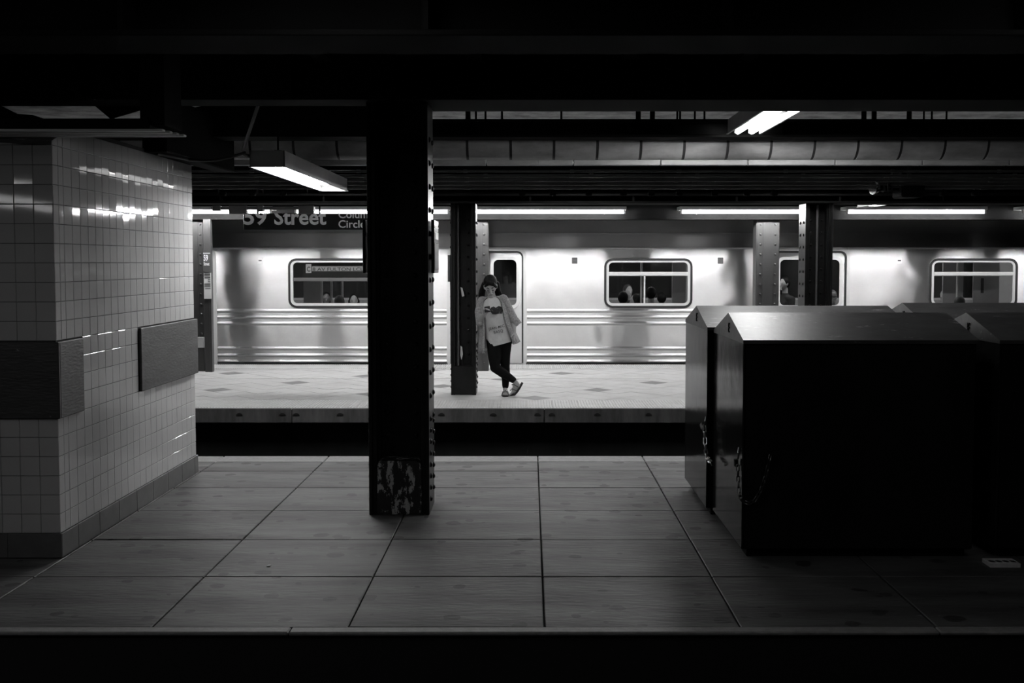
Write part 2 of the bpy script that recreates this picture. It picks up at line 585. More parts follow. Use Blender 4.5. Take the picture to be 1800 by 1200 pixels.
def clip_poly(poly, axis, val, keep_less):
    out = []
    for k in range(len(poly)):
        a, b = poly[k], poly[(k + 1) % len(poly)]
        ia = (a[axis] <= val) == keep_less or a[axis] == val
        ib = (b[axis] <= val) == keep_less or b[axis] == val
        if ia:
            out.append(a)
        if ia != ib:
            t = (val - a[axis]) / (b[axis] - a[axis])
            out.append((a[0] + (b[0] - a[0]) * t, a[1] + (b[1] - a[1]) * t))
    return out


tiles = []
for i in range(-40, 41):
    for j in range(-40, 41):
        cx = ox + (i + j) * s_ * 0.7071
        cy = oy + (i - j) * s_ * 0.7071
        h = (s_ - 0.005) * 0.7071
        poly = [(cx - h, cy), (cx, cy - h), (cx + h, cy), (cx, cy + h)]
        if cx < x_lo or cx > x_hi or cy < y_lo - h or cy > y_hi + h:
            continue
        whole = y_lo <= cy - h and cy + h <= y_hi
        poly = clip_poly(clip_poly(poly, 1, y_lo, False), 1, y_hi, True)
        if len(poly) < 3:
            continue
        seen = -0.45 * (cy / 11.8) * 11 < cx < 2.35
        tiles.append((0 if (-4.7 * cy / 14 < cx < 2.3 * cy / 14) else 1, cy, cx, cy, poly, whole, i % 4 == 0 and j % 6 == 0))
tiles.sort(key=lambda t: (0 if t[6] and t[0] == 0 else 1, t[0], t[1]))
hh = (s_ - 0.005) * 0.7071
dia = {k: MB().plate([[(-hh, 0), (0, -hh), (hh, 0), (0, hh)]], 0, -0.02, 'z').mesh('paving_tile', M['fardark' if k else 'fartile']) for k in (0, 1)}
rest, n_t = MB(), 0
for _, _, cx, cy, poly, whole, dark in tiles:
    dz = random.uniform(-0.001, 0.001)
    if n_t < 300:
        n_t += 1
        if whole:
            piece('paving_tile', dia[1 if dark else 0], ff, Matrix.Translation((cx, cy, dz)))
        else:
            MB().plate([poly], dz, -0.02, 'z').build('paving_tile', M['fardark' if dark else 'fartile'], ff)
    else:
        rest.plate([poly], dz, -0.02, 'z')
rest.build('paving_field', M['fartile'], ff, kind='stuff')
for py, x0, x1 in ((666, -5.0, 1.7), (650.5, -5.4, -2.6)):  # pale strips paint the thin sheen lines on the paving
    yy = F_PX * EYE / (py - 461)
    MB().box(x0, x1, yy - 0.012, yy + 0.012, 0, 0.004).build('sheen_strip', M['sheenwhite'], ff)

# --- ceilings
MB().box(-9, 9, -2, 12.9, ZC + 0.004, ZC + 0.2).build('ceiling', M['ceil'], kind='structure')
MB().box(-9, 9, 12.9, 22, 2.90, 3.1).build('ceiling_far', M['ceil'], kind='structure')
MB().box(-12, 12, 20.6, 20.9, -1.3, 3.0).build('wall_tunnel', M['housing'], kind='structure')

# --- the tiled wall on the left
WX, WY0, WY1 = -2.625, 5.813, 8.21
TS = 0.1077
Z0 = 0.139
ROWS = 21
WTOP = 2.425
ZT = Z0 + TS * ROWS
wl = MB().box(-6.2, WX - 0.006, WY0 + 0.09, WY1 - 0.006, 0.0, WTOP).build('wall_left', M['grout'], kind='structure')
wf = MB().box(-6.2, WX - 0.006, WY0 + 0.006, WY0 + 0.09, 0.0, WTOP).build('wall_front', M['grout'], kind='structure')


def tile_mesh(w):
    a, b, e = w / 2 - 0.0012, TS / 2 - 0.0012, 0.0022
    m = MB()
    m.add([(-a, 0, -b), (a, 0, -b), (a, 0, b), (-a, 0, b),
           (-a, -0.005, -b), (a, -0.005, -b), (a, -0.005, b), (-a, -0.005, b),
           (-a + e, -0.0066, -b + e), (a - e, -0.0066, -b + e), (a - e, -0.0066, b - e), (-a + e, -0.0066, b - e)],
          [(0, 1, 5, 4), (1, 2, 6, 5), (2, 3, 7, 6), (3, 0, 4, 7), (4, 5, 9, 8), (5, 6, 10, 9), (6, 7, 11, 10), (7, 4, 8, 11), (8, 9, 10, 11)])
    return m.mesh('wall_tile', M['walltile'])


tm_full, tm_a, tm_b = tile_mesh(TS), tile_mesh(0.068), tile_mesh(0.062)


def tilt():
    return Matrix.Rotation(random.gauss(0, 0.006), 4, 'X') @ Matrix.Rotation(random.gauss(0, 0.006), 4, 'Z')


def lay(mb, me, m):
    mb.add([m @ v.co for v in me.vertices], [tuple(p.vertices) for p in me.polygons])


side, y = [], WY0
for c, (w, me) in enumerate([(0.068, tm_a), (0.062, tm_b)] + [(TS, tm_full)] * 21):
    for r in range(ROWS):
        z = Z0 + TS * (r + 0.5)
        yc = y + w / 2
        if 0.80 < z < 1.19 and (yc < 6.12 or yc > 7.02):
            continue                                     # behind the boards
        side.append((yc, z, me))
    y += w
side.sort(key=lambda t: t[0])
rest = MB()
for k, (yc, z, me) in enumerate(side):
    m = Matrix.Translation((WX - 0.006, yc, z)) @ Matrix.Rotation(PI / 2, 4, 'Z') @ tilt()
    if k < 300:
        piece('wall_tile', me, wl, m)
    else:
        lay(rest, me, m)
rest.build('tile_field', M['walltile'], wl, kind='stuff')
rest = MB()
for c in range(18):
    for r in range(ROWS):
        z = Z0 + TS * (r + 0.5)
        xc = WX - TS * (c + 0.5)
        if 0.80 < z < 1.19:
            continue
        m = Matrix.Translation((xc, WY0 + 0.006, z)) @ tilt()
        if c < 6:
            piece('wall_tile', tm_full, wf, m)
        else:
            lay(rest, tm_full, m)
rest.build('tile_field', M['walltile'], wf, kind='stuff')
# base tiles
bb = MB().box(WX - 0.006, WX + 0.002, WY0, WY1, 0.0, Z0 - 0.004).build('baseboard_left', M['grout'], kind='structure')
y = WY0 - 0.008
for w in (0.215, 0.302, 0.302, 0.302, 0.302, 0.302, 0.302, 0.302, 0.086):
    MB().bbox(WX, WX + 0.012, y + 0.0015, y + w - 0.0015, 0.003, Z0, 0.002).build('base_tile', M['basetile'], bb)
    y += w
bf = MB().box(-6.2, WX, WY0 - 0.002, WY0 + 0.006, 0.0, Z0 - 0.004).build('baseboard_front', M['grout'], kind='structure')
for k in range(8):
    x1 = WX + 0.01 - 0.302 * k
    MB().bbox(x1 - 0.3005, x1, WY0 - 0.012, WY0, 0.003, Z0, 0.002).build('base_tile', M['basetile'], bf)

# ================================================================== COLUMNS AND GIRDERS
rv_me = {}


def rivet_piece(c, nrm, r, parent, m):
    key = (round(r, 4), m.name)
    if key not in rv_me:
        rv_me[key] = MB().rivet((0, 0, 0), (0, 0, 1), r).mesh('rivet', m, True)
    q = Vector((0, 0, 1)).rotation_difference(Vector(nrm))
    return piece('rivet', rv_me[key], parent, Matrix.Translation(c) @ q.to_matrix().to_4x4())


def column(name, x0, x1, y0, y1, top, label, group, fill, single, m):
    """riveted H column: two flanges along the platform's depth, a web with angles between them"""
    t = thing(name, ((x0 + x1) / 2, (y0 + y1) / 2, 0), label, 'column', group)
    fw = 0.052
    yc = (y0 + y1) / 2
    fl_l = MB().bbox(x0, x0 + 0.022, y0, y1, 0, top, 0.003).bbox(x0 + 0.022, x0 + fw, y0 + 0.012, y1 - 0.012, 0, top, 0.003).build('flange', m, t)
    fl_r = MB().bbox(x1 - 0.022, x1, y0, y1, 0, top, 0.003).bbox(x1 - fw, x1 - 0.022, y0 + 0.012, y1 - 0.012, 0, top, 0.003).build('flange', m, t)
    web = MB().box(x0 + fw, x1 - fw, yc - 0.01, yc + 0.01, 0, top).build('web', m, t)
    for sx in (-1, 1):
        xa = x0 + fw if sx < 0 else x1 - fw
        for sy in (-1, 1):
            a = MB()
            a.box(min(xa, xa - sx * 0.082), max(xa, xa - sx * 0.082), min(yc + sy * 0.01, yc + sy * 0.022), max(yc + sy * 0.01, yc + sy * 0.022), 0, top)
            a.box(min(xa, xa - sx * 0.014), max(xa, xa - sx * 0.014), min(yc + sy * 0.02, yc + sy * 0.11), max(yc + sy * 0.02, yc + sy * 0.11), 0, top)
            a.build('angle', m, t)
    joined = MB()

    def rv(c, nrm, r, par):
        if single:
            rivet_piece(c, nrm, r, par, m)
        else:
            joined.rivet(c, nrm, r, 6)
    z = 0.09
    while z < top - 0.1:
        for yy in (y0 + 0.085, y1 - 0.085):
            dz = 0.038 if (yy > yc and z < 0.6) else 0
            rv((x0, yy, z + dz), (-1, 0, 0), 0.019, fl_l)
            rv((x1, yy, z + dz), (1, 0, 0), 0.019, fl_r)
        z += 0.076 if z < 0.6 else 0.152
    z = 0.5
    while z < top - 0.15:
        for xx in (x0 + fw + 0.05, x1 - fw - 0.05):
            rv((xx, yc - 0.022, z), (0, -1, 0), 0.018, web)
        z += 0.152
    if not single:
        joined.build('riveting', m, t, kind='stuff', smooth=True)
    return t, fill


LC = (-1.053, -0.659, 6.809, 7.17)
GA_Z = at(700, 177, 6.76).z
nc, _ = column('steel_column', *LC, GA_Z, 'black riveted steel column in the near platform with flaking painted base block', None, 0.4, True, M['blacksteel'])
zf = at(700, 810, 6.81).z
blk = MB()
pr = [(LC[0] + 0.052, 0.004)] + [(LC[1] - 0.052, 0.004)] + [(LC[1] - 0.052, zf - 0.05), (LC[1] - 0.06, zf - 0.02), (LC[1] - 0.085, zf), (LC[0] + 0.07, zf), (LC[0] + 0.056, zf - 0.03)]
blk.plate([pr], LC[2] + 0.004, (LC[2] + LC[3]) / 2 - 0.012)
blk.build('base_block', M['chipped'], nc, label='concrete base block with flaking black paint')
MB().bbox(LC[0] + 0.055, LC[1] - 0.055, (LC[2] + LC[3]) / 2 + 0.012, LC[3] - 0.004, 0.004, zf, 0.01).build('base_block', M['chipped'], nc)
# plates hung on both flanges
for sx in (-1, 1):
    xa = LC[0] if sx < 0 else LC[1]
    zt, zb = at(700, 386, 6.86).z, at(700, 480, 6.86).z
    sg = thing('column_sign', (xa + sx * 0.03, 7.0, zb), 'small sign plate on the %s flange of the near steel column' % ('left' if sx < 0 else 'right'), 'sign')
    x_in, x_out = xa + sx * 0.016, xa + sx * 0.036
    MB().bbox(min(x_in, x_out), max(x_in, x_out), 6.85, 7.16, zb, zt, 0.003).build('plate', M['signblack'], sg)
    if sx > 0:
        MB().box(x_out, x_out + 0.002, 6.87, 7.15, zt - 0.05, zt - 0.042).build('printed_rule', M['white'], sg)
        MB().box(x_out, x_out + 0.002, 6.93, 7.13, zt - 0.125, zt - 0.08).build('printed_block', M['white'], sg)
        MB().box(x_out, x_out + 0.002, 6.87, 7.15, zb + 0.02, zt - 0.15).build('printed_field', M['signgrey'], sg)


def girder(name, x0, x1, y0, y1, z0, z1, label, m, stiff=1.2, ft=0.025):
    """riveted plate girder along the platform"""
    t = thing(name, (0, (y0 + y1) / 2, z0), label, 'girder')
    yc = (y0 + y1) / 2
    MB().bbox(x0, x1, y0, y1, z0, z0 + ft, 0.004).build('bottom_flange', m, t)
    MB().bbox(x0, x1, y0, y1, z1 - ft, z1, 0.004).build('top_flange', m, t)
    MB().box(x0, x1, yc - 0.015, yc + 0.015, z0 + ft, z1 - ft).build('web', m, t)
    n = int((x1 - x0) / stiff)
    for k in range(n):
        x = x0 + (k + 0.5) * (x1 - x0) / n
        MB().box(x - 0.012, x + 0.012, y0 + 0.02, y1 - 0.02, z0 + ft, z1 - ft).build('stiffener', m, t)
    for sy in (-1, 1):
        ya, yb = sorted((yc + sy * 0.015, yc + sy * 0.03))
        MB().box(x0, x1, ya, yb, z0 + ft, z0 + ft + 0.09).build('angle', m, t)
    return t


girder('steel_girder', -6.2, -0.8615, 6.72, 6.99, GA_Z, ZC, 'black narrow girder running left from the top of the near steel column', M['soot'])
girder('steel_girder', -0.885, 6.6, 6.72, 7.24, GA_Z, ZC, 'black wide girder running right from the top of the near steel column', M['soot'])
girder('steel_girder', -7, 7, 11.31, 11.49, at(900, 330, 11.31).z, at(900, 287, 11.31).z, 'black girder added to hide the lit ceiling behind the thin conduits, over the middle track', M['soot'])  # added beam keeps the gap between ledge and conduits dark
ad = thing('dark_box', (-2.2, 8.4, 2.75), 'black box added to darken the ceiling stretch, above the left trough light', 'duct')  # black box added to keep this stretch of ceiling dark
dk = MB()
dk.plate([[(at(p, q, 8.3).x, min(at(p, q, 8.3).z, ZC - 0.005)) for p, q in ((308, 240), (655, 240), (655, 170), (400, 170), (384, 179), (308, 197))]], 8.3, 8.6)
dk.build('casing', M['soot'], ad)
gp = thing('gusset_plate', (at(220, 190, 8.7).x, 8.7, 2.8), 'black triangular gusset plate under the ceiling, above the tiled wall', 'plate')
MB().plate([[(at(p, q, 8.7).x, min(at(p, q, 8.7).z, ZC - 0.005)) for p, q in ((194, 209), (264, 188), (264, 172), (150, 172))]], 8.7, 8.72).build('web', M['soot'], gp)
MB().plate([[(at(p, q, 8.7).x, min(at(p, q, 8.7).z, ZC - 0.005)) for p, q in ((-60, 209), (78, 209), (58, 202), (30, 200), (-2, 184), (-60, 180))]], 8.7, 8.72).build('web', M['soot'], gp)
girder('steel_girder', -6.2, 6.6, 4.45, 4.85, at(900, 64, 4.47).z, ZC, 'black girder along the front edge of the near platform, top of the picture', M['soot'])
zb0, zb1 = at(900, 241, 8.95).z, at(900, 209, 8.95).z
girder('steel_girder', -6.2, 6.6, 8.95, 9.2, zb0, zb1, 'black girder along the back edge of the near platform, before the lagged pipe', M['soot'])
# joists over the near platform, running away from the viewer
for k, x in enumerate((-4.6, -3.1, -1.3, -0.35, 0.62, 1.35, 2.45, 3.4, 4.6)):
    j = MB()
    j.box(x - 0.05, x + 0.05, 4.85, 6.72, ZC - 0.09, ZC - 0.07).box(x - 0.01, x + 0.01, 4.85, 6.72, ZC - 0.07, ZC)
    j.build('ceiling_joist', M['soot'], None, None, 'dark steel joist under the near platform ceiling, joist %s from the left' % ('one', 'two', 'three', 'four', 'five', 'six', 'seven', 'eight', 'nine')[k], 'joist', 'joists under the near ceiling')

# far platform, front row of columns
fc, _ = column('steel_column', -0.986, -0.674, 13.05, 13.38, at(900, 357, 13.0).z, 'dark steel column on the far platform that the woman leans against', 'front columns of the far platform', 0.36, False, M['blacksteel'])
MB().bbox(-0.975, -0.685, 13.056, 13.2, 0.003, 0.355, 0.006).build('base_block', M['blacksteel'], fc)
MB().tube([(-0.90, 13.13, 0.36), (-0.90, 13.13, 2.36)], 0.014, 8).build('conduit', M['conduit'], fc)
q1 = at(812, 513, 13.1)
MB().plate([[(q1.x - 0.02, q1.z + 0.06), (q1.x + 0.005, q1.z + 0.05), (q1.x + 0.03, q1.z - 0.05), (q1.x, q1.z - 0.06)]], 13.12, 13.125).build('torn_sticker', M['paper'], fc)
q1 = at(811, 620, 13.1)
MB().plate([[(q1.x - 0.012, q1.z + 0.09), (q1.x + 0.008, q1.z + 0.07), (q1.x + 0.018, q1.z - 0.02), (q1.x, q1.z - 0.09), (q1.x - 0.015, q1.z - 0.03)]], 13.12, 13.125).build('torn_sticker', M['paper'], fc)
q1, q2 = at(787, 448, 13.08), at(793, 495, 13.08)
fs = thing('column_sign', (q1.x, 13.2, q2.z), 'small dark sign plate on the left flange of the column beside the woman', 'sign')
MB().bbox(q1.x, -0.99, 13.08, 13.36, q2.z, q1.z, 0.003).build('plate', M['signgrey'], fs)
fc2, _ = column('steel_column', 3.405, 3.745, 13.05, 13.38, at(900, 357, 13.0).z, 'dark steel column on the far platform rising behind the black bins', 'front columns of the far platform', 0.36, False, M['blacksteel'])
MB().bbox(3.415, 3.735, 13.056, 13.2, 0.003, 0.355, 0.006).build('base_block', M['blacksteel'], fc2)
MB().tube([(3.57, 13.13, 0.36), (3.57, 13.13, 2.36)], 0.014, 8).build('conduit', M['conduit'], fc2)
girder('steel_girder', -7, 7, 13.0, 13.42, at(900, 357, 13.0).z, at(900, 343.5, 13.0).z + 0.02, 'black girder over the front columns of the far platform', M['soot'])

# rear row: flange faces the viewer
RT = at(900, 385.5, 15.9).z


def rear_column(px0, px1, label):
    x0, x1 = at(px0, 500, 15.93).x, at(px1, 500, 15.93).x
    t = thing('steel_column', ((x0 + x1) / 2, 16.05, 0), label, 'column', 'rear columns of the far platform')
    xm = (x0 + x1) / 2
    fl = MB().bbox(x0, x1, 15.93, 15.95, 0, RT, 0.003)
    fl.box(xm - 0.075, xm + 0.075, 15.922, 15.93, 0, RT)
    fl.build('flange', M['colgrey'], t)
    MB().bbox(x0, x1, 16.15, 16.17, 0, RT, 0.003).build('flange', M['colgrey'], t)
    MB().box(xm - 0.01, xm + 0.01, 15.95, 16.15, 0, RT).build('web', M['colgrey'], t)
    MB().bbox(x0 - 0.012, x0 + 0.004, 15.94, 16.16, 0, RT, 0.003).bbox(x1 - 0.004, x1 + 0.012, 15.94, 16.16, 0, RT, 0.003).build('edge_plate', M['colgrey'], t)
    r = MB()
    z = 0.12
    while z < RT - 0.05:
        for sx in (-0.112, 0.112):
            r.rivet((xm + sx, 15.93, z), (0, -1, 0), 0.018, 6)
        z += 0.15
    r.build('riveting', M['colgrey'], t, kind='stuff', smooth=True)
    return t, x0, x1


rear_column(1330, 1368, 'grey riveted column before the train, right of the middle window')
rear_column(819, 857, 'grey riveted column before the train door, directly behind the woman')
rear_column(1822, 1860, 'grey riveted column before the train, beyond the right edge')
rc, rx0, rx1 = rear_column(322, 358, 'grey riveted column before the train, beside the tiled wall, with station notice')
MB().bbox(rx0, rx1, 15.90, 15.93, 0.0, 0.36, 0.004).build('base_block', M['colgrey'], rc)
MB().bbox(rx0, rx1, 15.898, 15.93, 0.36, 0.52, 0.004).build('base_block', M['paper'], rc, label='bare pale patch of base block')
px0, px1 = at(358.5, 500, 15.8).x, at(371, 500, 15.8).x
post = thing('notice_post', ((px0 + px1) / 2, 15.85, 0), 'flat grey post with station name and notice beside the tiled wall', 'post')
MB().bbox(px0, px1, 15.80, 15.9, 0, RT, 0.003).build('post_plate', M['colgrey'], post)
MB().box((px0 + px1) / 2 + 0.02, (px0 + px1) / 2 + 0.026, 15.795, 15.80, 0, RT).build('seam', M['soot2'], post)
zt = at(365, 444, 15.79).z
sg = thing('platform_sign', ((px0 + px1) / 2, 15.79, zt - 0.28), 'small dark sign reading 59 Street on the post beside the tiled wall', 'sign')
MB().bbox(px0, px1 - 0.004, 15.785, 15.80, zt - 0.29, zt, 0.002).build('plate', M['signgrey'], sg)
MB().box(px0, px1 - 0.004, 15.783, 15.785, zt - 0.012, zt - 0.004).build('printed_rule', M['white'], sg)
lettering('59', 0.125, M['white'], 'number', sg, (px0 + 0.006, 15.784, zt - 0.12), (1, 0, 0), (0, 0, 1), 0.02, width=0.065)
lettering('Street', 0.07, M['white'], 'street_name', sg, (px0 + 0.006, 15.784, zt - 0.19), (1, 0, 0), (0, 0, 1), 0.02, width=0.085)
zt2 = at(365, 479, 15.79).z
zb2 = at(365, 525, 15.79).z
nt_ = thing('paper_notice', ((px0 + px1) / 2, 15.79, zb2), 'white paper notice under the 59 Street sign on the post', 'notice')
MB().box(px0 + 0.003, px1 + 0.004, 15.79, 15.80, zb2, zt2).build('sheet', M['paper'], nt_)
for a, b, c in ((0.012, 0.045, 0.0), (0.06, 0.085, 0.0), (0.10, 0.11, 0.05), (0.13, 0.14, 0.05), (0.16, 0.168, 0), (0.18, 0.188, 0), (0.2, 0.208, 0), (0.23, 0.237, 0.01)):
    MB().box(px0 + 0.012 + c, px1 - 0.008, 15.788, 15.79, zt2 - b, zt2 - a).build('printed_line', M['ink'], nt_)
# the second sign post, mostly behind the right front column
qx0, qx1 = at(1408, 500, 14.6).x, at(1424, 500, 14.6).x
post2 = thing('notice_post', ((qx0 + qx1) / 2, 14.65, 0), 'flat grey post with station number, left of column behind bins', 'post')
MB().bbox(qx0, qx1, 14.60, 14.7, 0, at(1415, 371, 14.6).z, 0.003).build('post_plate', M['colgrey'], post2)
MB().box((qx0 + qx1) / 2 - 0.022, (qx0 + qx1) / 2 - 0.016, 14.595, 14.60, 0, at(1415, 371, 14.6).z).build('seam', M['soot2'], post2)
zt = at(1412, 430, 14.59).z
sg = thing('platform_sign', ((qx0 + qx1) / 2, 14.59, zt - 0.3), 'small sign reading 59 on the post left of column behind bins', 'sign')
MB().bbox(qx0, qx1, 14.585, 14.60, zt - 0.33, zt, 0.002).build('plate', M['signgrey'], sg)
MB().box(qx0, qx1, 14.583, 14.585, zt - 0.27, zt - 0.04).build('printed_field', M['colgrey'], sg)
lettering('59', 0.2, M['white'], 'number', sg, (qx0 + 0.006, 14.582, zt - 0.19), (1, 0, 0), (0, 0, 1), 0.02, width=0.06)

# ================================================================== LIGHT FITTINGS
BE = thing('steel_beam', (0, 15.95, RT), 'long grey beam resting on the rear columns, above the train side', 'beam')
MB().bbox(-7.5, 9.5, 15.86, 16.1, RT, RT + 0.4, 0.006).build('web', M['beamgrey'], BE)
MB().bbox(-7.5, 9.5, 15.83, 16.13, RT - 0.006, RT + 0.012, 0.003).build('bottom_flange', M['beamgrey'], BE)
ty = 15.60
tz = at(900, 373, ty).z
names = ('left of the street sign', 'above the street sign', 'above the woman', 'above the middle train window', 'above the rear column right of middle', 'beyond the right edge')
for (a, b), nm in zip(((250, 474), (522, 786), (806, 1096), (1199, 1408), (1491, 1729), (1800, 2040)), names):
    xa, xb = at(a, 373, ty).x, at(b, 373, ty).x
    L = thing('strip_light', ((xa + xb) / 2, ty, tz), 'fluorescent strip light on the far beam, ' + nm, 'light', 'strip lights over the far platform')
    MB().tube([(xa, ty, tz), (xb, ty, tz)], 0.017, 8).build('tube', M['tube_far'], L)
    for xe in (xa - 0.03, xb):
        MB().bbox(xe, xe + 0.03, ty - 0.02, ty + 0.02, tz - 0.02, tz + 0.05, 0.003).build('lamp_holder', M['reflector'], L)
    MB().bbox(xa - 0.04, xb + 0.04, ty - 0.05, ty + 0.262, tz + 0.035, tz + 0.085, 0.004).build('channel', M['housing'], L)


def trough_light(x0, x1, y0, y1, z, label, tube, tz=0.03, h=0.115):
    """open-bottomed fluorescent fitting with two tubes, hung along the platform's depth"""
    L = thing('trough_light', ((x0 + x1) / 2, (y0 + y1) / 2, z), label, 'light', 'hanging trough lights')
    t = 0.006
    hb = MB()
    hb.box(x0, x0 + t, y0, y1, z, z + h).box(x1 - t, x1, y0, y1, z, z + h)
    hb.box(x0, x1, y0, y0 + t, z, z + h).box(x0, x1, y1 - t, y1, z + (0.045 if tz < 0.02 else 0), z + h).box(x0, x1, y0, y1, z + h, z + h + t)
    hb.box(x0 - 0.012, x0, y0, y1, z, z + t).box(x1, x1 + 0.012, y0, y1, z, z + t)
    hb.build('housing', M['housing'], L)
    MB().box(x0 + t, x1 - t, y0 + t, y1 - t, z + h - 0.012, z + h - 0.004).build('reflector', M['reflector'], L)
    xm = (x0 + x1) / 2
    for sx in (-1, 1):
        x = xm + sx * (x1 - x0) * 0.22
        MB().tube([(x, y0 + 0.16, z + tz), (x, y1 - (0.05 if tz < 0.02 else 0.12), z + tz)], 0.019, 8).build('tube', tube, L)
        for ye in (y0 + 0.11, y1 - (0.05 if tz < 0.02 else 0.12)):
            MB().bbox(x - 0.022, x + 0.022, ye, ye + 0.04, z + max(tz - 0.008, 0.004), z + 0.09, 0.004).build('lamp_holder', M['white'], L)
    return L


# right hanging light (its near end is behind the girder)
a, b = at(1279, 236, 8.78), at(1335, 236, 8.78)
RL = trough_light(a.x, b.x, 7.26, 8.78, a.z, 'bright trough light hanging before the lagged pipe, right of middle', M['tube_near'], tz=0.014)
for y in (7.4, 8.4):
    MB().tube([((a.x + b.x) / 2, y, a.z + 0.12), ((a.x + b.x) / 2, y, ZC)], 0.009, 6).build('rod', M['soot'], RL)
q = at(1384, 187, 7.35)
MB().tube([(q.x + 0.01, 7.32, a.z + 0.02), (q.x, 7.36, a.z - 0.012), (q.x - 0.03, 7.45, a.z - 0.014)], 0.008, 6).build('latch', M['rubber'], RL)
# left hanging light
a, b = at(439, 293.5, 7.76), at(500.5, 293.5, 7.76)
LL = trough_light(a.x, b.x, 7.76, 10.4, a.z, 'lower trough light hanging left of the near column, above the track', M['tube_low'], tz=0.06)
for y in (8.1, 9.7):
    MB().tube([((a.x + b.x) / 2, y, a.z + 0.12), ((a.x + b.x) / 2, y, ZC)], 0.008, 6).build('rod', M['soot'], LL)
    MB().bbox((a.x + b.x) / 2 - 0.03, (a.x + b.x) / 2 + 0.03, y - 0.01, y + 0.01, a.z + 0.11, a.z + 0.16, 0.004).build('hanger_clip', M['soot2'], LL)
c0, c1, c2, c3 = at(455, 181, 7.3), at(450, 196, 7.35), at(427, 264, 7.7), at(436, 274, 7.78)
MB().tube([c0 + Vector((0.03, 0, 0.03)), c0, c1, (c1 + c2) / 2, c2, c2 + Vector((0.005, 0.02, -0.03)), c3, c3 + Vector((0.05, 0.1, -0.01))], 0.012, 8).build('conduit', M['conduit'], LL, smooth=True)
# fittings out of the picture: over the viewer's side, plus added fill behind the pipe
BL = thing('batten_light', (-4.8, 2.2, 2.24), 'bare batten light over the nearest track, beyond the left edge', 'light')
for x in (-4.87, -4.73):
    MB().tube([(x, 1.0, 2.24), (x, 3.4, 2.24)], 0.019, 8).build('tube', M['tube_back'], BL)
MB().bbox(-4.9, -4.7, 0.95, 3.45, 2.275, 2.33, 0.005).build('channel', M['housing'], BL)
for y in (1.3, 3.1):
    MB().tube([(-4.8, y, 2.33), (-4.8, y, ZC)], 0.008, 6).build('rod', M['soot'], BL)
trough_light(-0.9, -0.65, 2.4, 4.3, 2.86, 'trough light over the nearest track, above the picture', M['tube_front'])
trough_light(2.1, 2.35, 2.6, 4.2, 2.9, 'added trough light over the nearest track, above the black bins', M['tube_front'])  # unseen lamp added to light the brick and floor before the bins
for x_, nm_ in ((-2.3, 'left of the near column'), (0.55, 'right of the near column'), (3.2, 'near the track signal')):  # unseen fill lights added to brighten the woman's front
    trough_light(x_, x_ + 0.25, 11.5, 12.85, 2.88, 'added fill light over far platform edge, behind the lagged pipe, ' + nm_, M['tube_fill'])
# fitting over the far platform, seen under the signal
a, b = at(1541, 359, 13.6), at(1566, 359, 13.6)
FL_ = trough_light(a.x, a.x + 0.18, 13.45, 14.4, a.z, 'small trough light over the far platform, under the track signal', M['tube_front'], h=0.08)

# ================================================================== PIPES AND CONDUITS
PY = 9.47
pz0, pz1 = at(900, 279, PY - 0.1).z, at(900, 239, PY).z
pr_ = 0.165
pz = pz0 + pr_ - 0.01
pipe = thing('lagged_pipe', (0, PY, pz), 'large pale lagged pipe running behind the near platform', 'pipe')
pitch = 76 / F_PX * (PY - pr_)
k0 = at(1280, 260, PY - pr_).x
for k in range(-18, 13):
    x = k0 + k * pitch
    MB().tube([(x + 0.012, PY, pz), (x + pitch - 0.012, PY, pz)], pr_, 28).build('lagging', M['lagging'], pipe, smooth=True)
    MB().tube([(x - 0.012, PY, pz), (x + 0.012, PY, pz)], pr_ - 0.006, 24).build('band', M['lagband'], pipe, smooth=True)
for px_ in (822, 836, 853, 882, 987, 1123, 1148, 1192, 1197, 1223, 1240, 1522, 1540, 1602, 1628, 1642, 1668, 700, 610, 480):
    q = at(px_, 200, 9.0)
    w = 0.022 if px_ in (822, 1123, 1148, 1522, 1540, 1602) else 0.009
    MB().tube([(q.x, 9.05, zb1 - 0.02), (q.x, 9.05, ZC)], w, 8).build('hanger_rod', M['soot'], pipe)
    MB().tube([(q.x, 9.05, zb1 - 0.01), (q.x, PY, pz + pr_)], 0.008, 6).build('hanger_strap', M['soot'], pipe)
za, zb = at(900, 281, 9.28).z, at(900, 290, 9.28).z
lg = thing('cable_trough', (0, 9.3, zb), 'narrow pale trough running under the lagged pipe', 'trough')
for k in range(-9, 9):
    x = k0 + 0.17 + k * pitch * 2
    MB().bbox(x + 0.004, x + pitch * 2 - 0.004, 9.28, 9.36, zb, za, 0.004).build('trough_section', M['lagging'], lg)
# conduits over the track
for k, (py, r, d) in enumerate(((301, 0.012, 10.6), (309, 0.016, 10.7), (316, 0.02, 10.8), (323, 0.017, 10.9), (329, 0.022, 11.0))):
    z = at(900, py, d).z
    c = thing('ceiling_conduit', (0, d, z), 'thin grey conduit over the middle track, number %s from the top' % ('one', 'two', 'three', 'four', 'five')[k], 'conduit', 'conduits over the middle track')
    MB().tube([(-7, d, z), (7, d, z)], r, 10).build('pipe', M['conduit'], c, smooth=True)
    for j in range(12):
        x = -6 + 1.07 * j + 0.2 * (k % 2)
        MB().tube([(x - 0.02, d, z), (x + 0.02, d, z)], r + 0.006, 10).build('coupling', M['conduit'], c)
for px_ in (392, 444, 497, 918, 972, 1035, 1096, 1145, 1194, 1256, 1313, 1361, 1658, 1714):
    q = at(px_, 338, 11.25)
    MB().tube([(q.x, 11.25, at(px_, 345, 11.25).z), (q.x, 11.25, ZC)], 0.006, 6).bbox(q.x - 0.035, q.x + 0.035, 11.22, 11.28, at(px_, 344, 11.25).z, at(px_, 336, 11.25).z, 0.01).build('hanger', M['soot'], c)
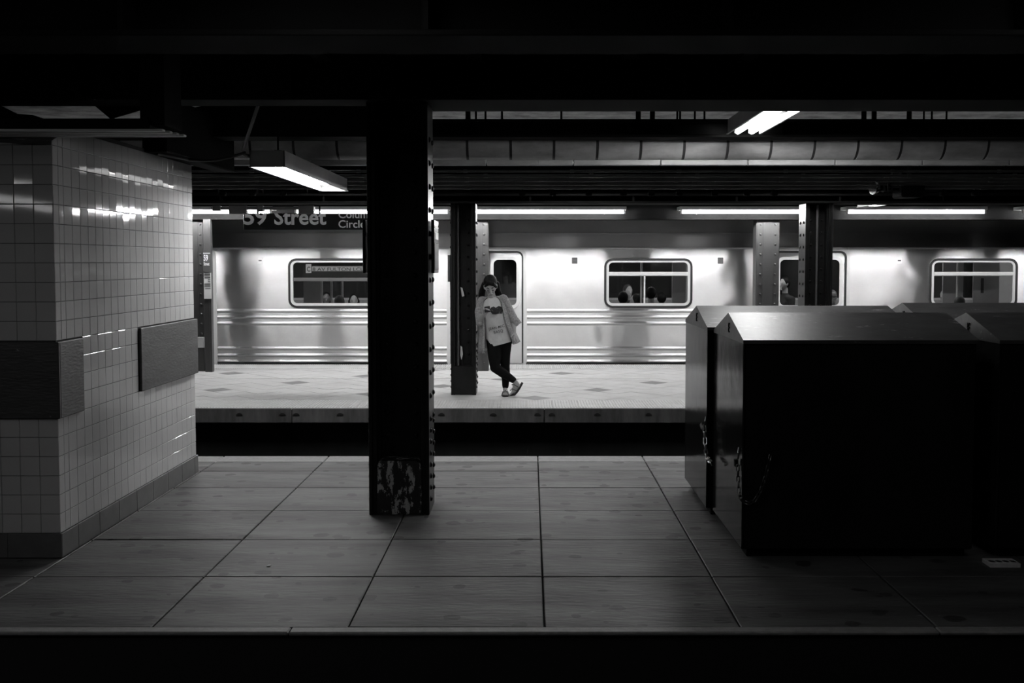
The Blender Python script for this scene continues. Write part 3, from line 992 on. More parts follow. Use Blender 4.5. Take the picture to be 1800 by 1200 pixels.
# dark conduit with junction boxes before the strip lights at the left
z = at(480, 366, 15.1).z
cb = thing('junction_conduit', (-3.6, 15.1, z), 'dark conduit with junction boxes crossing the top of the street sign', 'conduit')
xa, xb = at(372, 366, 15.1).x, at(553, 366, 15.1).x
MB().tube([(xa, 15.1, z), (xb, 15.1, z)], 0.022, 10).build('pipe', M['soot2'], cb, smooth=True)
for x in (xa + 0.1, (xa + xb) / 2, xb - 0.1):
    MB().tube([(x, 15.1, z), (x, 15.1, 2.90)], 0.008, 6).build('hanger_rod', M['soot'], cb)
for p0, p1, dy in ((374, 388, -0.01), (403, 434, 0.03), (452, 463, 0.0), (525, 552, 0.03)):
    u, v = at(p0, 366, 15.08).x, at(p1, 366, 15.08).x
    MB().bbox(u, v, 15.05, 15.15, z - 0.05 - dy, z + 0.035, 0.006).build('junction_box', M['soot2'], cb)
# tray of four conduits at the upper left, with its drop
d0, d1 = at(0, 231, 5.45), at(0, 241, 5.74)
tz0 = (d0.z + d1.z) / 2
tr = thing('conduit_tray', (-3.5, 5.6, tz0), 'black tray with four pale slats underneath, before the tiled wall at upper left', 'tray')
xe = at(285, 231, 5.45).x
for k in range(4):
    y = 5.455 + 0.075 * k
    MB().bbox(-6, xe + 0.012 * k, y, y + 0.045, tz0, tz0 + 0.012, 0.003).build('slat', M['white'], tr)
MB().bbox(-6, xe - 0.06, 5.44, 5.74, tz0 + 0.012, at(0, 208, 5.44).z, 0.004).build('channel', M['soot'], tr)
MB().bbox(at(264, 200, 5.6).x, at(306, 200, 5.6).x, 5.45, 5.72, tz0 + 0.03, ZC, 0.004).build('drop_box', M['soot'], tr)
# dark duct along the top of the tiled wall
du = thing('wall_duct', (WX + 0.06, 7.8, 2.42), 'black duct box along the top of the tiled wall', 'duct')
MB().bbox(WX - 0.02, WX + 0.14, 7.25, 8.9, 2.405, ZC - 0.2, 0.01).build('casing', M['soot'], du)
MB().bbox(WX - 0.02, WX + 0.15, 7.22, 7.26, 2.40, ZC - 0.19, 0.006).build('collar', M['soot'], du)
q0, q1, q2, q3 = at(276, 270, 7.3), at(330, 280, 7.6), at(380, 281, 7.6), at(432, 268, 7.7)
cab = MB().tube([q0, q1, (q1 + q2) / 2 + Vector((0, 0, -0.008)), q2, (q2 + q3) / 2 + Vector((0, 0, -0.006)), q3], 0.011, 8).build('power_cable', M['rubber'], None, None, 'black cable sagging from the wall duct to the left trough light', 'cable', smooth=True)
q0, q1, q2 = at(-10, 246, 5.7), at(40, 249, 5.72), at(90, 243, 5.74)
MB().tube([q0, q1, (q1 + q2) / 2, q2, q2 + Vector((0.05, 0.02, 0.04))], 0.012, 8).build('power_cable', M['conduit'], None, None, 'short sagging cable under the conduit tray at the upper left', 'cable', smooth=True)

# ================================================================== STREET SIGN
SY = 15.3
q0, q1 = at(428, 404, SY), at(700, 404, SY)
STOP = at(500, 374.5, SY).z
ss = thing('street_sign', ((q0.x + q1.x) / 2, SY, q0.z), 'long black station sign reading 59 Street Columbus Circle', 'sign')
MB().bbox(q0.x, q1.x, SY, SY + 0.03, q0.z, STOP, 0.003).build('board', M['signblack'], ss)
for x in (q0.x + 0.2, q0.x + 1.1, q1.x - 0.2):
    MB().box(x - 0.012, x + 0.012, SY + 0.032, SY + 0.04, q0.z + 0.05, 2.90).build('hanger', M['soot'], ss)


def trim_top(o):
    bm = bmesh.new()
    bm.from_mesh(o.data)
    bmesh.ops.bisect_plane(bm, geom=bm.verts[:] + bm.edges[:] + bm.faces[:], plane_co=(0, 0, STOP - 0.004), plane_no=(0, 0, 1), clear_outer=True)
    bm.to_mesh(o.data)
    bm.free()


bl = at(428, 394, SY)
k_ = SY / F_PX
trim_top(lettering('59', 27.5 * k_ / 0.727, M['white'], 'number', ss, (bl.x + 0.005, SY - 0.002, bl.z), (1, 0, 0), (0, 0, 1), 0.022, width=40 * k_))
trim_top(lettering('Street', 27.5 * k_ / 0.727, M['white'], 'street_name', ss, (bl.x + 54 * k_, SY - 0.002, bl.z), (1, 0, 0), (0, 0, 1), 0.022, width=91 * k_))
b2 = at(595, 400, SY)
lettering('Circle', 13.5 * k_ / 0.727, M['white'], 'place_name', ss, (b2.x, SY - 0.002, b2.z), (1, 0, 0), (0, 0, 1), 0.014, width=47 * k_)
b3 = at(595, 383, SY)
trim_top(lettering('Columbus', 13.5 * k_ / 0.727, M['white'], 'place_name', ss, (b3.x, SY - 0.002, b3.z), (1, 0, 0), (0, 0, 1), 0.014, width=79 * k_))

# ================================================================== TRACK SIGNAL (upper right)
q = at(1595, 322, 11.0)
sgx, sgz = q.x, q.z
sig = thing('track_signal', (sgx, 11.0, sgz), 'dark track signal with round lens and number plate hanging over the middle track', 'signal')
MB().bbox(sgx - 0.09, sgx + 0.15, 10.9, 11.2, sgz - 0.15, sgz + 0.13, 0.015).build('case', M['soot'], sig)
MB().tube([(sgx + 0.04, 11.05, sgz + 0.12), (sgx + 0.04, 11.05, ZC)], 0.025, 10).build('hanger', M['soot'], sig)
c = at(1535, 330, 10.9)
ax = Vector((-1, -0.32, 0)).normalized()
MB().tube([c - ax * 0.05, c, c + ax * 0.008], [0.05, 0.07, 0.07], 20).build('lens', M['alum'], sig, smooth=True)
MB().tube([c - ax * 0.06, c - ax * 0.2], 0.03, 12).build('lens_barrel', M['soot'], sig)
for px_ in (1543, 1553):
    c2 = at(px_, 332, 10.92)
    MB().tube([c2, c2 + ax * 0.012], 0.034, 16).build('lens_ring', M['conduit'], sig, smooth=True)
MB().bbox(at(1538, 330, 11).x, sgx - 0.08, 10.98, 11.05, sgz - 0.08, sgz - 0.02, 0.01).build('arm', M['soot'], sig)
p0, p1, p2, p3 = at(1561, 308, 10.82), at(1569.5, 304, 10.95), at(1569, 336, 10.95), at(1561, 338, 10.82)
pm = MB()
nrm = (p1 - p0).cross(p3 - p0).normalized() * 0.006
pm.add([p0, p1, p2, p3] + [p + nrm for p in (p0, p1, p2, p3)], [(0, 1, 2, 3), (7, 6, 5, 4), (0, 4, 5, 1), (1, 5, 6, 2), (2, 6, 7, 3), (3, 7, 4, 0)])
pm.build('number_plate', M['conduit'], sig)
rt = (p1 - p0).normalized()
off = -nrm.normalized() * 0.003 if nrm.y > 0 else nrm.normalized() * 0.009
for ch, t in (('B', 0.42), ('S', 0.88)):
    o_ = p0 + (p3 - p0) * t + off + rt * 0.025
    lettering(ch, 0.09, M['signblack'], 'plate_letter', sig, o_, rt, (0, 0, 1), 0.02, width=0.085)

# ================================================================== THE TRAIN
TY = 17.03


def tx(p):
    return at(p, 500, TY).x


def tz_(p):
    return at(900, p, TY).z


TR = thing('subway_train', (1.5, TY + 1.5, -0.2), 'stainless steel subway train standing at the far platform', 'train')
Z_BOT, Z_LET = 0.03, tz_(436)
doors = [(244, 377), (789, 922), (1357, 1490), (1925, 2058)]
wins = [(507, 662), (1062, 1217), (1633, 1788)]
WZ1, WZ0 = tz_(454), tz_(541)
DZ1 = tz_(441)


def body_panel(p0, p1, win):
    x0, x1 = tx(p0), tx(p1)
    loops = [rect(x0, x1, Z_BOT, Z_LET)]
    if win:
        loops.append(rrect(tx(win[0]) + 0.01, tx(win[1]) - 0.01, WZ0 + 0.01, WZ1 - 0.01, 0.11))
    MB().plate(loops, TY, TY + 0.03).build('body_panel', M['train'], TR, uv=True)
    ribs = []
    for py in (546, 557, 568, 612, 624, 635):
        z = tz_(py)
        prof = [(TY + 0.004, z - 0.034), (TY - 0.012, z - 0.022), (TY - 0.022, z), (TY - 0.012, z + 0.022), (TY + 0.004, z + 0.034)]
        MB().strip_x(prof, x0 + 0.04, x1 - 0.04, 6).build('body_rib', M['trainrib'], TR, uv=True, smooth=True)
    MB().bbox(x0, x1, TY - 0.01, TY + 0.02, Z_LET - 0.012, Z_LET + 0.012, 0.003).build('drip_rail', M['satin'], TR)


body_panel(-60, 244, None)
body_panel(377, 789, wins[0])
body_panel(922, 1357, wins[1])
body_panel(1490, 1925, wins[2])
for p0, p1 in doors:
    x0, x1 = tx(p0), tx(p1)
    MB().plate([rect(x0, x1, DZ1, Z_LET)], TY, TY + 0.03).build('header_panel', M['train'], TR, uv=True)
    MB().bbox(x0, x1, TY - 0.01, TY + 0.02, Z_LET - 0.012, Z_LET + 0.012, 0.003).build('drip_rail', M['satin'], TR)
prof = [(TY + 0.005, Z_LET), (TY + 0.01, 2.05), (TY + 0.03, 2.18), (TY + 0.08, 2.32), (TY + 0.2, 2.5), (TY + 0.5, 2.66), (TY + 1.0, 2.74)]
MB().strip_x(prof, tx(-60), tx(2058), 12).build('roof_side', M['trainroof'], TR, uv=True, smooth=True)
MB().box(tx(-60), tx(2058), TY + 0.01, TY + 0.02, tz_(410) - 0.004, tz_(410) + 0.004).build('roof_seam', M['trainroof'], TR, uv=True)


def ring(name, outer, inner, y0, y1, m, parent):
    return MB().plate([outer, inner], y0, y1).build(name, m, parent)


for k, (p0, p1) in enumerate(wins):
    x0, x1 = tx(p0), tx(p1)
    w = ring('window_frame', rrect(x0, x1, WZ0, WZ1, 0.13), rrect(x0 + 0.035, x1 - 0.035, WZ0 + 0.035, WZ1 - 0.035, 0.10), TY - 0.018, TY + 0.02, M['rubber'], TR)
    ring('inner_frame', rrect(x0 + 0.033, x1 - 0.033, WZ0 + 0.033, WZ1 - 0.033, 0.10), rrect(x0 + 0.075, x1 - 0.075, WZ0 + 0.075, WZ1 - 0.065, 0.065), TY - 0.01, TY + 0.03, M['satin'], w)
    MB().plate([rrect(x0 + 0.06, x1 - 0.06, WZ0 + 0.06, WZ1 - 0.06, 0.06)], TY + 0.012, TY + 0.016).build('pane', M['glass'], w)
    if k:
        zt = at(900, 481, TY).z
        MB().bbox(x0 + 0.07, x1 - 0.07, TY - 0.02, TY + 0.01, zt - 0.035, zt + 0.03, 0.012).build('sash_bar', M['satin'], w)
    if k == 1:
        xm = tx(1133)
        MB().box(xm - 0.012, xm + 0.012, TY - 0.002, TY + 0.02, WZ0 + 0.07, zt - 0.03).build('sash_post', M['satin'], w)
    if k == 0:
        zt = at(900, 491, TY).z
        MB().bbox(x0 + 0.07, x1 - 0.07, TY - 0.012, TY + 0.01, zt - 0.03, zt + 0.03, 0.006).build('sash_bar', M['insidedark'], w)
        # roller destination sign behind the upper pane
        rs = thing('destination_sign', (tx(590), TY + 0.1, tz_(488)), 'lit roller sign inside the left train window', 'sign')
        MB().bbox(tx(530), tx(655), TY + 0.09, TY + 0.16, tz_(488), tz_(461), 0.004).build('sign_case', M['insidedark'], rs)
        MB().box(tx(547), tx(639), TY + 0.08, TY + 0.09, tz_(476.5), tz_(468)).build('lit_blind', emit('blind_glow', 0.42), rs)
        MB().box(tx(536), tx(545.5), TY + 0.08, TY + 0.09, tz_(480), tz_(464)).build('route_blind', emit('route_glow', 0.5), rs)
        lettering('8 AV FULTON LCL', 0.075, M['ink'], 'destination', rs, (tx(548), TY + 0.078, tz_(475.8)), (1, 0, 0), (0, 0, 1), 0.004, width=tx(637.5) - tx(548))
        lettering('C', 0.11, M['ink'], 'route_letter', rs, (tx(538), TY + 0.078, tz_(477)), (1, 0, 0), (0, 0, 1), 0.02, width=0.055)

DW1, DW0 = tz_(451), tz_(542)
for p0, p1 in doors:
    x0, x1 = tx(p0), tx(p1)
    xm = (x0 + x1) / 2
    fr = ring('door_frame', rrect(x0 - 0.03, x1 + 0.03, -0.1, DZ1 + 0.06, 0.14), rrect(x0 + 0.02, x1 - 0.02, -0.07, DZ1, 0.1), TY - 0.012, TY + 0.02, M['satin'], TR)
    ring('door_gasket', rrect(x0 + 0.02, x1 - 0.02, -0.07, DZ1, 0.1), rrect(x0 + 0.045, x1 - 0.045, -0.05, DZ1 - 0.03, 0.08), TY + 0.005, TY + 0.03, M['rubber'], fr)
    for a, b in ((x0 + 0.04, xm - 0.006), (xm + 0.006, x1 - 0.04)):
        wa, wb = a + 0.085, b - 0.055
        if a > xm - 0.01:
            wa, wb = a + 0.055, b - 0.04
        else:
            wa, wb = a + 0.04, b - 0.055
        lf = MB().plate([rrect(a, b, -0.04, DZ1 - 0.025, 0.03, 3), rrect(wa + 0.01, wb - 0.01, DW0 + 0.01, DW1 - 0.01, 0.10)], TY + 0.02, TY + 0.05).build('door_leaf', M['train'], TR, uv=True)
        ring('window_frame', rrect(wa, wb, DW0, DW1, 0.12), rrect(wa + 0.05, wb - 0.05, DW0 + 0.05, DW1 - 0.05, 0.075), TY + 0.004, TY + 0.03, M['satin'], lf)
        MB().plate([rrect(wa + 0.03, wb - 0.03, DW0 + 0.03, DW1 - 0.03, 0.08)], TY + 0.026, TY + 0.03).build('pane', M['glass'], lf)
    MB().box(xm - 0.008, xm + 0.008, TY + 0.012, TY + 0.05, -0.04, DZ1 - 0.03).build('door_seal', M['rubber'], TR)
    MB().bbox(x0, x1, TY - 0.01, TY + 0.05, -0.06, 0.02, 0.004).build('door_sill', M['alum'], TR)
for px_, m_ in ((458, 'white'), (1010, 'insidedark'), (1266, 'conduit'), (1580, 'white')):
    x = tx(px_)
    z = tz_(458)
    pl = MB().bbox(x - 0.045, x + 0.045, TY - 0.006, TY, z - 0.05, z + 0.05, 0.006).build('number_plaque', M[m_], TR)
    MB().box(x - 0.025, x + 0.025, TY - 0.008, TY - 0.006, z - 0.008, z + 0.012).build('plaque_mark', M['ink' if m_ == 'white' else 'conduit'], pl)
# inside of the car
IY = TY + 2.55
MB().box(tx(-60), tx(2058), TY + 0.04, IY + 0.1, -0.06, 0.0).build('car_floor', M['insidedark'], TR)
MB().box(tx(-60), tx(2058), TY + 0.04, IY + 0.1, 2.12, 2.18).build('car_ceiling', M['inside'], TR)
MB().box(tx(-60), tx(2058), TY + 0.04, TY + 0.06, Z_LET, 2.2).build('car_lining', M['inside'], TR)
loops = [rect(tx(-60), tx(2058), 0, 2.15)]
fw_ = []
for c_, w_ in ((395, 120), (600, 190), (770, 60), (895, 60), (1095, 190), (1290, 90), (1400, 60), (1475, 60), (1665, 150), (1860, 90)):
    k_ = IY / TY
    xa, xb = tx(c_) * k_ - w_ / 2 * IY / F_PX, tx(c_) * k_ + w_ / 2 * IY / F_PX
    fw_.append((xa, xb))
    loops.append(rrect(xa, xb, 0.98, 1.86, 0.09))
MB().plate(loops, IY, IY + 0.04).build('car_far_side', M['inside'], TR)
for xa, xb in fw_:
    f_ = ring('window_frame', rrect(xa - 0.03, xb + 0.03, 0.95, 1.89, 0.11), rrect(xa + 0.01, xb - 0.01, 0.99, 1.85, 0.08), IY - 0.015, IY + 0.01, M['satin'], TR)
    MB().plate([rrect(xa, xb, 0.98, 1.86, 0.09)], IY + 0.02, IY + 0.024).build('pane', M['glass'], f_)
for px_ in (566, 583, 602, 1127, 1682):
    k_ = 1.045
    MB().tube([(tx(px_) * k_, TY + 0.75, 0), (tx(px_) * k_, TY + 0.75, 2.12)], 0.018, 8).build('grab_pole', M['satin'], TR)
MB().tube([(tx(500), TY + 0.7, 1.78), (tx(1900), TY + 0.7, 1.78)], 0.016, 8).build('grab_rail', M['satin'], TR)
for k, (p0, p1) in enumerate(((400, 760), (940, 1340), (1510, 1900))):
    for ya in (TY + 0.08, IY - 0.45):
        s__ = MB().bbox(tx(p0), tx(p1), ya, ya + 0.42, 0.36, 0.44, 0.02).build('bench_seat', M['clothdark'], TR)
        yb = ya if ya < TY + 1 else ya + 0.37
        MB().bbox(tx(p0), tx(p1), yb, yb + 0.05, 0.44, 0.86, 0.02).build('bench_back', M['clothdark'], s__)
for p0, p1 in ((510, 545), (640, 680), (1196, 1222), (1700, 1738)):
    MB().box(tx(p0), tx(p1), TY + 1.0, TY + 1.03, 0.0, 2.1).build('partition', M['inside'], TR)
MB().box(tx(1752), tx(1800), TY + 0.9, TY + 0.93, 0.9, 1.66).build('advert_panel', M['inside'], TR)
MB().box(tx(1766), tx(1771), TY + 0.89, TY + 0.9, 1.13, 1.38).build('advert_slot', M['ink'], TR)
for k in range(8):
    xa = tx(120 + 240 * k)
    MB().box(xa, xa + 1.7, TY + 1.1, TY + 1.25, 2.10, 2.12).build('car_lamp', M['train_lamp'], TR)
# grab bar of the left door pocket seen past the post
# ================================================================== PEOPLE


def capsules(segs, voxel, smooth_iter=4):
    """tapered limbs fused into one continuous skin"""
    mb = MB()
    for p0, r0, p1, r1 in segs:
        p0, p1 = Vector(p0), Vector(p1)
        d = p1 - p0
        L = d.length
        d = d / L if L > 1e-6 else Vector((0, 0, 1))
        n = 12
        pts, rs = [], []
        for k in range(-4, 1):
            a = k / 4 * PI / 2
            pts.append(p0 + d * r0 * math.sin(a))
            rs.append(max(r0 * math.cos(a), 1e-4))
        for k in range(0, 5):
            a = k / 4 * PI / 2
            pts.append(p1 + d * r1 * math.sin(a))
            rs.append(max(r1 * math.cos(a), 1e-4))
        up = d.orthogonal().normalized()
        w = d.cross(up)
        vs, fs = [], []
        for p, r in zip(pts, rs):
            vs += [p + (up * math.cos(t) + w * math.sin(t)) * r for t in (2 * PI * j / n for j in range(n))]
        for i in range(len(pts) - 1):
            for j in range(n):
                fs.append((i * n + j, i * n + (j + 1) % n, (i + 1) * n + (j + 1) % n, (i + 1) * n + j))
        fs.append(tuple(range(n))[::-1])
        fs.append(tuple((len(pts) - 1) * n + j for j in range(n)))
        mb.add(vs, fs)
    return mb, voxel, smooth_iter


def fuse(mb, voxel, m, name, smooth_iter=4):
    me = mb.mesh(name, m)
    o = bpy.data.objects.new(name, me)
    COL.objects.link(o)
    r = o.modifiers.new('r', 'REMESH')
    r.mode = 'VOXEL'
    r.voxel_size = voxel
    if smooth_iter:
        sm = o.modifiers.new('s', 'SMOOTH')
        sm.iterations = smooth_iter
        sm.factor = 0.5
    dg = bpy.context.evaluated_depsgraph_get()
    out = bpy.data.meshes.new_from_object(o.evaluated_get(dg))
    bpy.data.objects.remove(o)
    out.name = name
    out.materials.clear()
    out.materials.append(m)
    for p in out.polygons:
        p.use_smooth = True
    return out


def ell(c, rad, rot=None, nu=20, nv=14, warp=None):
    mb_v, mb_f = [], []
    for i in range(nv + 1):
        th = PI * i / nv
        for j in range(nu):
            ph = 2 * PI * j / nu
            p = Vector((math.sin(th) * math.cos(ph), math.sin(th) * math.sin(ph), math.cos(th)))
            if warp:
                p = warp(p)
            p = Vector((p.x * rad[0], p.y * rad[1], p.z * rad[2]))
            if rot:
                p = rot @ p
            mb_v.append(p + Vector(c))
    for i in range(nv):
        for j in range(nu):
            mb_f.append((i * nu + j, i * nu + (j + 1) % nu, (i + 1) * nu + (j + 1) % nu, (i + 1) * nu + j))
    return mb_v, mb_f


def face_warp(p):
    """skull and jaw: narrower towards the chin, flatter face on the -y side"""
    q = p.copy()
    if q.z < 0:
        k = 1 + 0.32 * q.z
        q.x *= k
        q.y = q.y * (1 + 0.18 * q.z) - 0.12 * (-q.z)
    if q.y < 0:
        q.y *= 0.94
    return q


def add_head(mb, c, rot, s=1.0):
    """head with nose, brow, ears and chin; face towards local -y"""
    c = Vector(c)
    vs, fs = ell(c, (0.074 * s, 0.094 * s, 0.112 * s), rot, 24, 16, face_warp)
    mb.add(vs, fs)

    def loc(x, y, z):
        return c + rot @ (Vector((x, y, z)) * s)
    cap, _, _ = capsules([(loc(0, -0.086, 0.0), 0.011 * s, loc(0, -0.104, -0.034), 0.014 * s),
                          (loc(-0.03, -0.078, 0.018), 0.014 * s, loc(0.03, -0.078, 0.018), 0.014 * s),
                          (loc(-0.02, -0.086, -0.066), 0.012 * s, loc(0.02, -0.086, -0.066), 0.012 * s),
                          (loc(-0.012, -0.084, -0.098), 0.018 * s, loc(0.012, -0.084, -0.098), 0.018 * s),
                          (loc(-0.074, 0.008, 0.01), 0.014 * s, loc(-0.074, 0.0, -0.025), 0.01 * s),
                          (loc(0.074, 0.008, 0.01), 0.014 * s, loc(0.074, 0.0, -0.025), 0.01 * s)], 0, 0)
    mb.add(cap.v, cap.f)
    return loc


def add_hand(segs, wrist, direc, palm_n, s=1.0, curl=0.35, thumb_side=1):
    """palm, four bent fingers of different lengths and a thumb from the side of the palm"""
    d = Vector(direc).normalized()
    n = (Vector(palm_n) - d * Vector(palm_n).dot(d)).normalized()
    sd = d.cross(n) * thumb_side
    w = Vector(wrist)
    for k, off in enumerate((-0.026, -0.009, 0.009, 0.026)):
        base = w + d * 0.078 * s + sd * off * s
        segs.append((w + d * 0.012 * s + sd * off * 0.6 * s, 0.014 * s, base, 0.0115 * s))
        ln = (0.058, 0.070, 0.075, 0.066)[k] * s
        dd, p, r = d.copy(), base, 0.0088 * s
        for j, f in enumerate((0.45, 0.32, 0.23)):
            dd = (Quaternion(sd.normalized(), -curl * (0.9 + 0.35 * j) * thumb_side) @ dd).normalized()
            p2 = p + dd * ln * f
            segs.append((p, r, p2, r * 0.9))
            p, r = p2, r * 0.9
    t0 = w + d * 0.025 * s + sd * 0.026 * s
    t1 = t0 + (d * 0.55 + sd * 0.75 + n * 0.3).normalized() * 0.036 * s
    t2 = t1 + (d * 0.9 + sd * 0.25 + n * 0.4).normalized() * 0.034 * s
    segs += [(t0, 0.013 * s, t1, 0.0105 * s), (t1, 0.0105 * s, t2, 0.008 * s)]
    return segs


# ---- the woman leaning on the column
WY = 13.03


def W(px, py, dy=0.0):
    return at(px, py, WY + dy)


wo = thing('person', W(884, 697), 'woman leaning on dark column, in grey cardigan and black leggings, looking at phone', 'person')
hc = W(862.3, 503.5, -0.05)
hrot = (Matrix.Rotation(math.radians(-4), 3, 'Y') @ Matrix.Rotation(math.radians(26), 3, 'X'))
segs = []
neck0, neck1 = W(865, 524, 0.03), hc + Vector((0.0, 0.035, -0.05))
chest, waist, pelvis = W(866, 545, 0.03), W(873, 576, 0.03), W(878, 597, 0.03)
sh_r, el_r, wr_r = W(848, 529, 0.03), W(843, 562, -0.03), W(851, 552, -0.2)
sh_l, el_l, wr_l = W(883, 526, 0.03), W(902, 563, 0.05), W(904, 584, -0.02)
segs += [(neck1, 0.048, neck0, 0.05), (neck0, 0.055, chest, 0.1), (chest, 0.1, waist, 0.095), (waist, 0.095, pelvis, 0.11),
         (neck0 + Vector((0, 0, -0.02)), 0.05, sh_r, 0.045), (neck0 + Vector((0, 0, -0.02)), 0.05, sh_l, 0.045),
         (sh_r, 0.046, el_r, 0.038), (el_r, 0.038, wr_r, 0.026), (sh_l, 0.046, el_l, 0.038), (el_l, 0.036, wr_l, 0.026)]
hip_r, kn_r, an_r = W(868, 598, 0.02), W(870, 646, -0.07), W(906, 671, -0.04)
hip_l, kn_l, an_l = W(888, 597, 0.03), W(888, 642, 0.03), W(888, 683, 0.02)
segs += [(pelvis, 0.1, hip_r, 0.085), (pelvis, 0.1, hip_l, 0.085), (hip_r, 0.078, kn_r, 0.05), (kn_r, 0.048, an_r, 0.03),
         (hip_l, 0.078, kn_l, 0.05), (kn_l, 0.046, an_l, 0.03)]
# feet
heel_r, ball_r, toe_r = W(910.5, 677.5, -0.03), W(903, 688, -0.05), W(898, 693.5, -0.06)
segs += [(an_r, 0.03, heel_r, 0.03), (an_r, 0.028, ball_r, 0.026), (heel_r, 0.028, ball_r, 0.03)]
for k, o_ in enumerate((-0.026, -0.012, 0.001, 0.013, 0.024)):
    v = Vector((o_ * 0.5, o_, 0))
    segs.append((ball_r + v * 0.7, 0.014, toe_r + v + Vector((0.012 * k * 0.3, 0, 0.004)), (0.011, 0.009, 0.009, 0.008, 0.0075)[k]))
heel_l, ball_l = W(888.5, 690, 0.03), W(888, 692.5, -0.08)
heel_l.z, ball_l.z = 0.042, 0.036
segs += [(an_l, 0.03, heel_l, 0.032), (an_l, 0.03, ball_l, 0.026), (heel_l, 0.03, ball_l, 0.028)]
for k, o_ in enumerate((0.028, 0.014, 0.0, -0.013, -0.025)):
    p = ball_l + Vector((o_, -0.045 + 0.004 * k, -0.014))
    segs.append((ball_l + Vector((o_ * 0.8, 0, -0.004)), 0.015, p, (0.012, 0.0095, 0.009, 0.0085, 0.008)[k]))
add_hand(segs, wr_r, W(857, 543, -0.26) - wr_r, (0.3, 0.25, 1), 1.0, 0.38, 1)
add_hand(segs, wr_l, W(903, 602, -0.06) - wr_l, (-1, 0.1, 0), 1.0, 0.28, -1)
mb, _, _ = capsules(segs, 0, 0)
hl = add_head(mb, hc, hrot, 1.0)
body = piece('body', fuse(mb, 0.0055, M['skin'], 'body', 3), wo)
for sx in (-1, 1):
    e0 = hl(sx * 0.03, -0.0905, -0.004)
    MB().tube([hl(sx * 0.016, -0.093, -0.006), hl(sx * 0.03, -0.0945, -0.010), hl(sx * 0.045, -0.086, -0.005)], [0.003, 0.0055, 0.003], 8).build('eyelid', M['ink'], wo)
    MB().tube([hl(sx * 0.014, -0.0935, 0.024), hl(sx * 0.032, -0.092, 0.030), hl(sx * 0.05, -0.078, 0.022)], [0.003, 0.0045, 0.002], 8).build('eyebrow', M['hair'], wo)
MB().tube([hl(-0.022, -0.093, -0.067), hl(-0.008, -0.099, -0.063), hl(0.008, -0.099, -0.063), hl(0.022, -0.093, -0.067)], [0.003, 0.006, 0.006, 0.003], 8).build('mouth', M['lips'], wo)
# hair
hm = MB()
vs, fs = ell(hc + hrot @ Vector((0, 0.024, 0.056)), (0.085, 0.100, 0.09), hrot, 24, 16)
hm.add(vs, fs)
hs = []
for a0, a1, r0, r1 in (((851.5, 499, 0.01), (846, 512, 0.02), 0.035, 0.03), ((846, 512, 0.02), (842.5, 520, 0.03), 0.03, 0.014), ((850, 505, 0.03), (848, 521, 0.05), 0.035, 0.03),
                       ((873.5, 499, 0.01), (876, 510, 0.02), 0.035, 0.03), ((876, 510, 0.02), (881, 517, 0.03), 0.03, 0.014), ((874, 505, 0.04), (874, 520, 0.06), 0.035, 0.03)):
    hs.append((W(*a0), r0, W(*a1), r1))
cp, _, _ = capsules(hs, 0, 0)
hm.add(cp.v, cp.f)
# a fringe drawn to one side across the forehead
cp, _, _ = capsules([(hl(-0.012, -0.066, 0.085), 0.024, hl(-0.062, -0.048, 0.035), 0.016), (hl(-0.012, -0.066, 0.085), 0.026, hl(0.035, -0.064, 0.064), 0.026), (hl(0.035, -0.064, 0.064), 0.024, hl(0.066, -0.034, 0.01), 0.02)], 0, 0)
hm.add(cp.v, cp.f)
piece('hair', fuse(hm, 0.006, M['hair'], 'hair', 3), wo)
# leggings
lg_ = [(pelvis + Vector((-0.01, 0, -0.02)), 0.115, hip_r, 0.095), (pelvis + Vector((0.0, 0, -0.02)), 0.115, hip_l, 0.095), (hip_r, 0.095, W(869, 622, -0.03), 0.086), (W(869, 622, -0.03), 0.086, kn_r, 0.062), (kn_r, 0.062, W(886, 657, -0.05), 0.058), (W(886, 657, -0.05), 0.058, W(902, 667.5, -0.04), 0.042),
       (hip_l, 0.09, W(887, 622, 0.03), 0.075), (W(887, 622, 0.03), 0.075, kn_l, 0.06), (kn_l, 0.058, W(889, 658, 0.04), 0.056), (W(889, 658, 0.04), 0.056, W(888.5, 678, 0.02), 0.042)]
mb, _, _ = capsules(lg_, 0, 0)
piece('leggings', fuse(mb, 0.007, M['leggings'], 'leggings', 3), wo)


def loft(rings, a0=0.0, a1=2 * PI, n=36, cap=True):
    """rings of (centre, half width, half depth, tilt, flare) -> surface; angles run from the front (-y) round"""
    closed = abs(a1 - a0 - 2 * PI) < 1e-6
    m = n if closed else n + 1
    vs, fs = [], []
    for c, a, b, tl, fl_ in rings:
        for k in range(m):
            t = a0 + (a1 - a0) * k / n
            fold = 1 + fl_ * math.sin(7 * t + 0.8)
            x, y = math.sin(t) * a * fold, -math.cos(t) * b * fold
            vs.append((c.x + x, c.y + y, c.z + tl * x))
    for i in range(len(rings) - 1):
        for k in range(n if not closed else m):
            q, r = i * m + k, i * m + (k + 1) % m
            fs.append((q, r, r + m, q + m))
    if closed and cap:
        fs.append(tuple(range(m)))
        fs.append(tuple((len(rings) - 1) * m + k for k in range(m))[::-1])
    return vs, fs


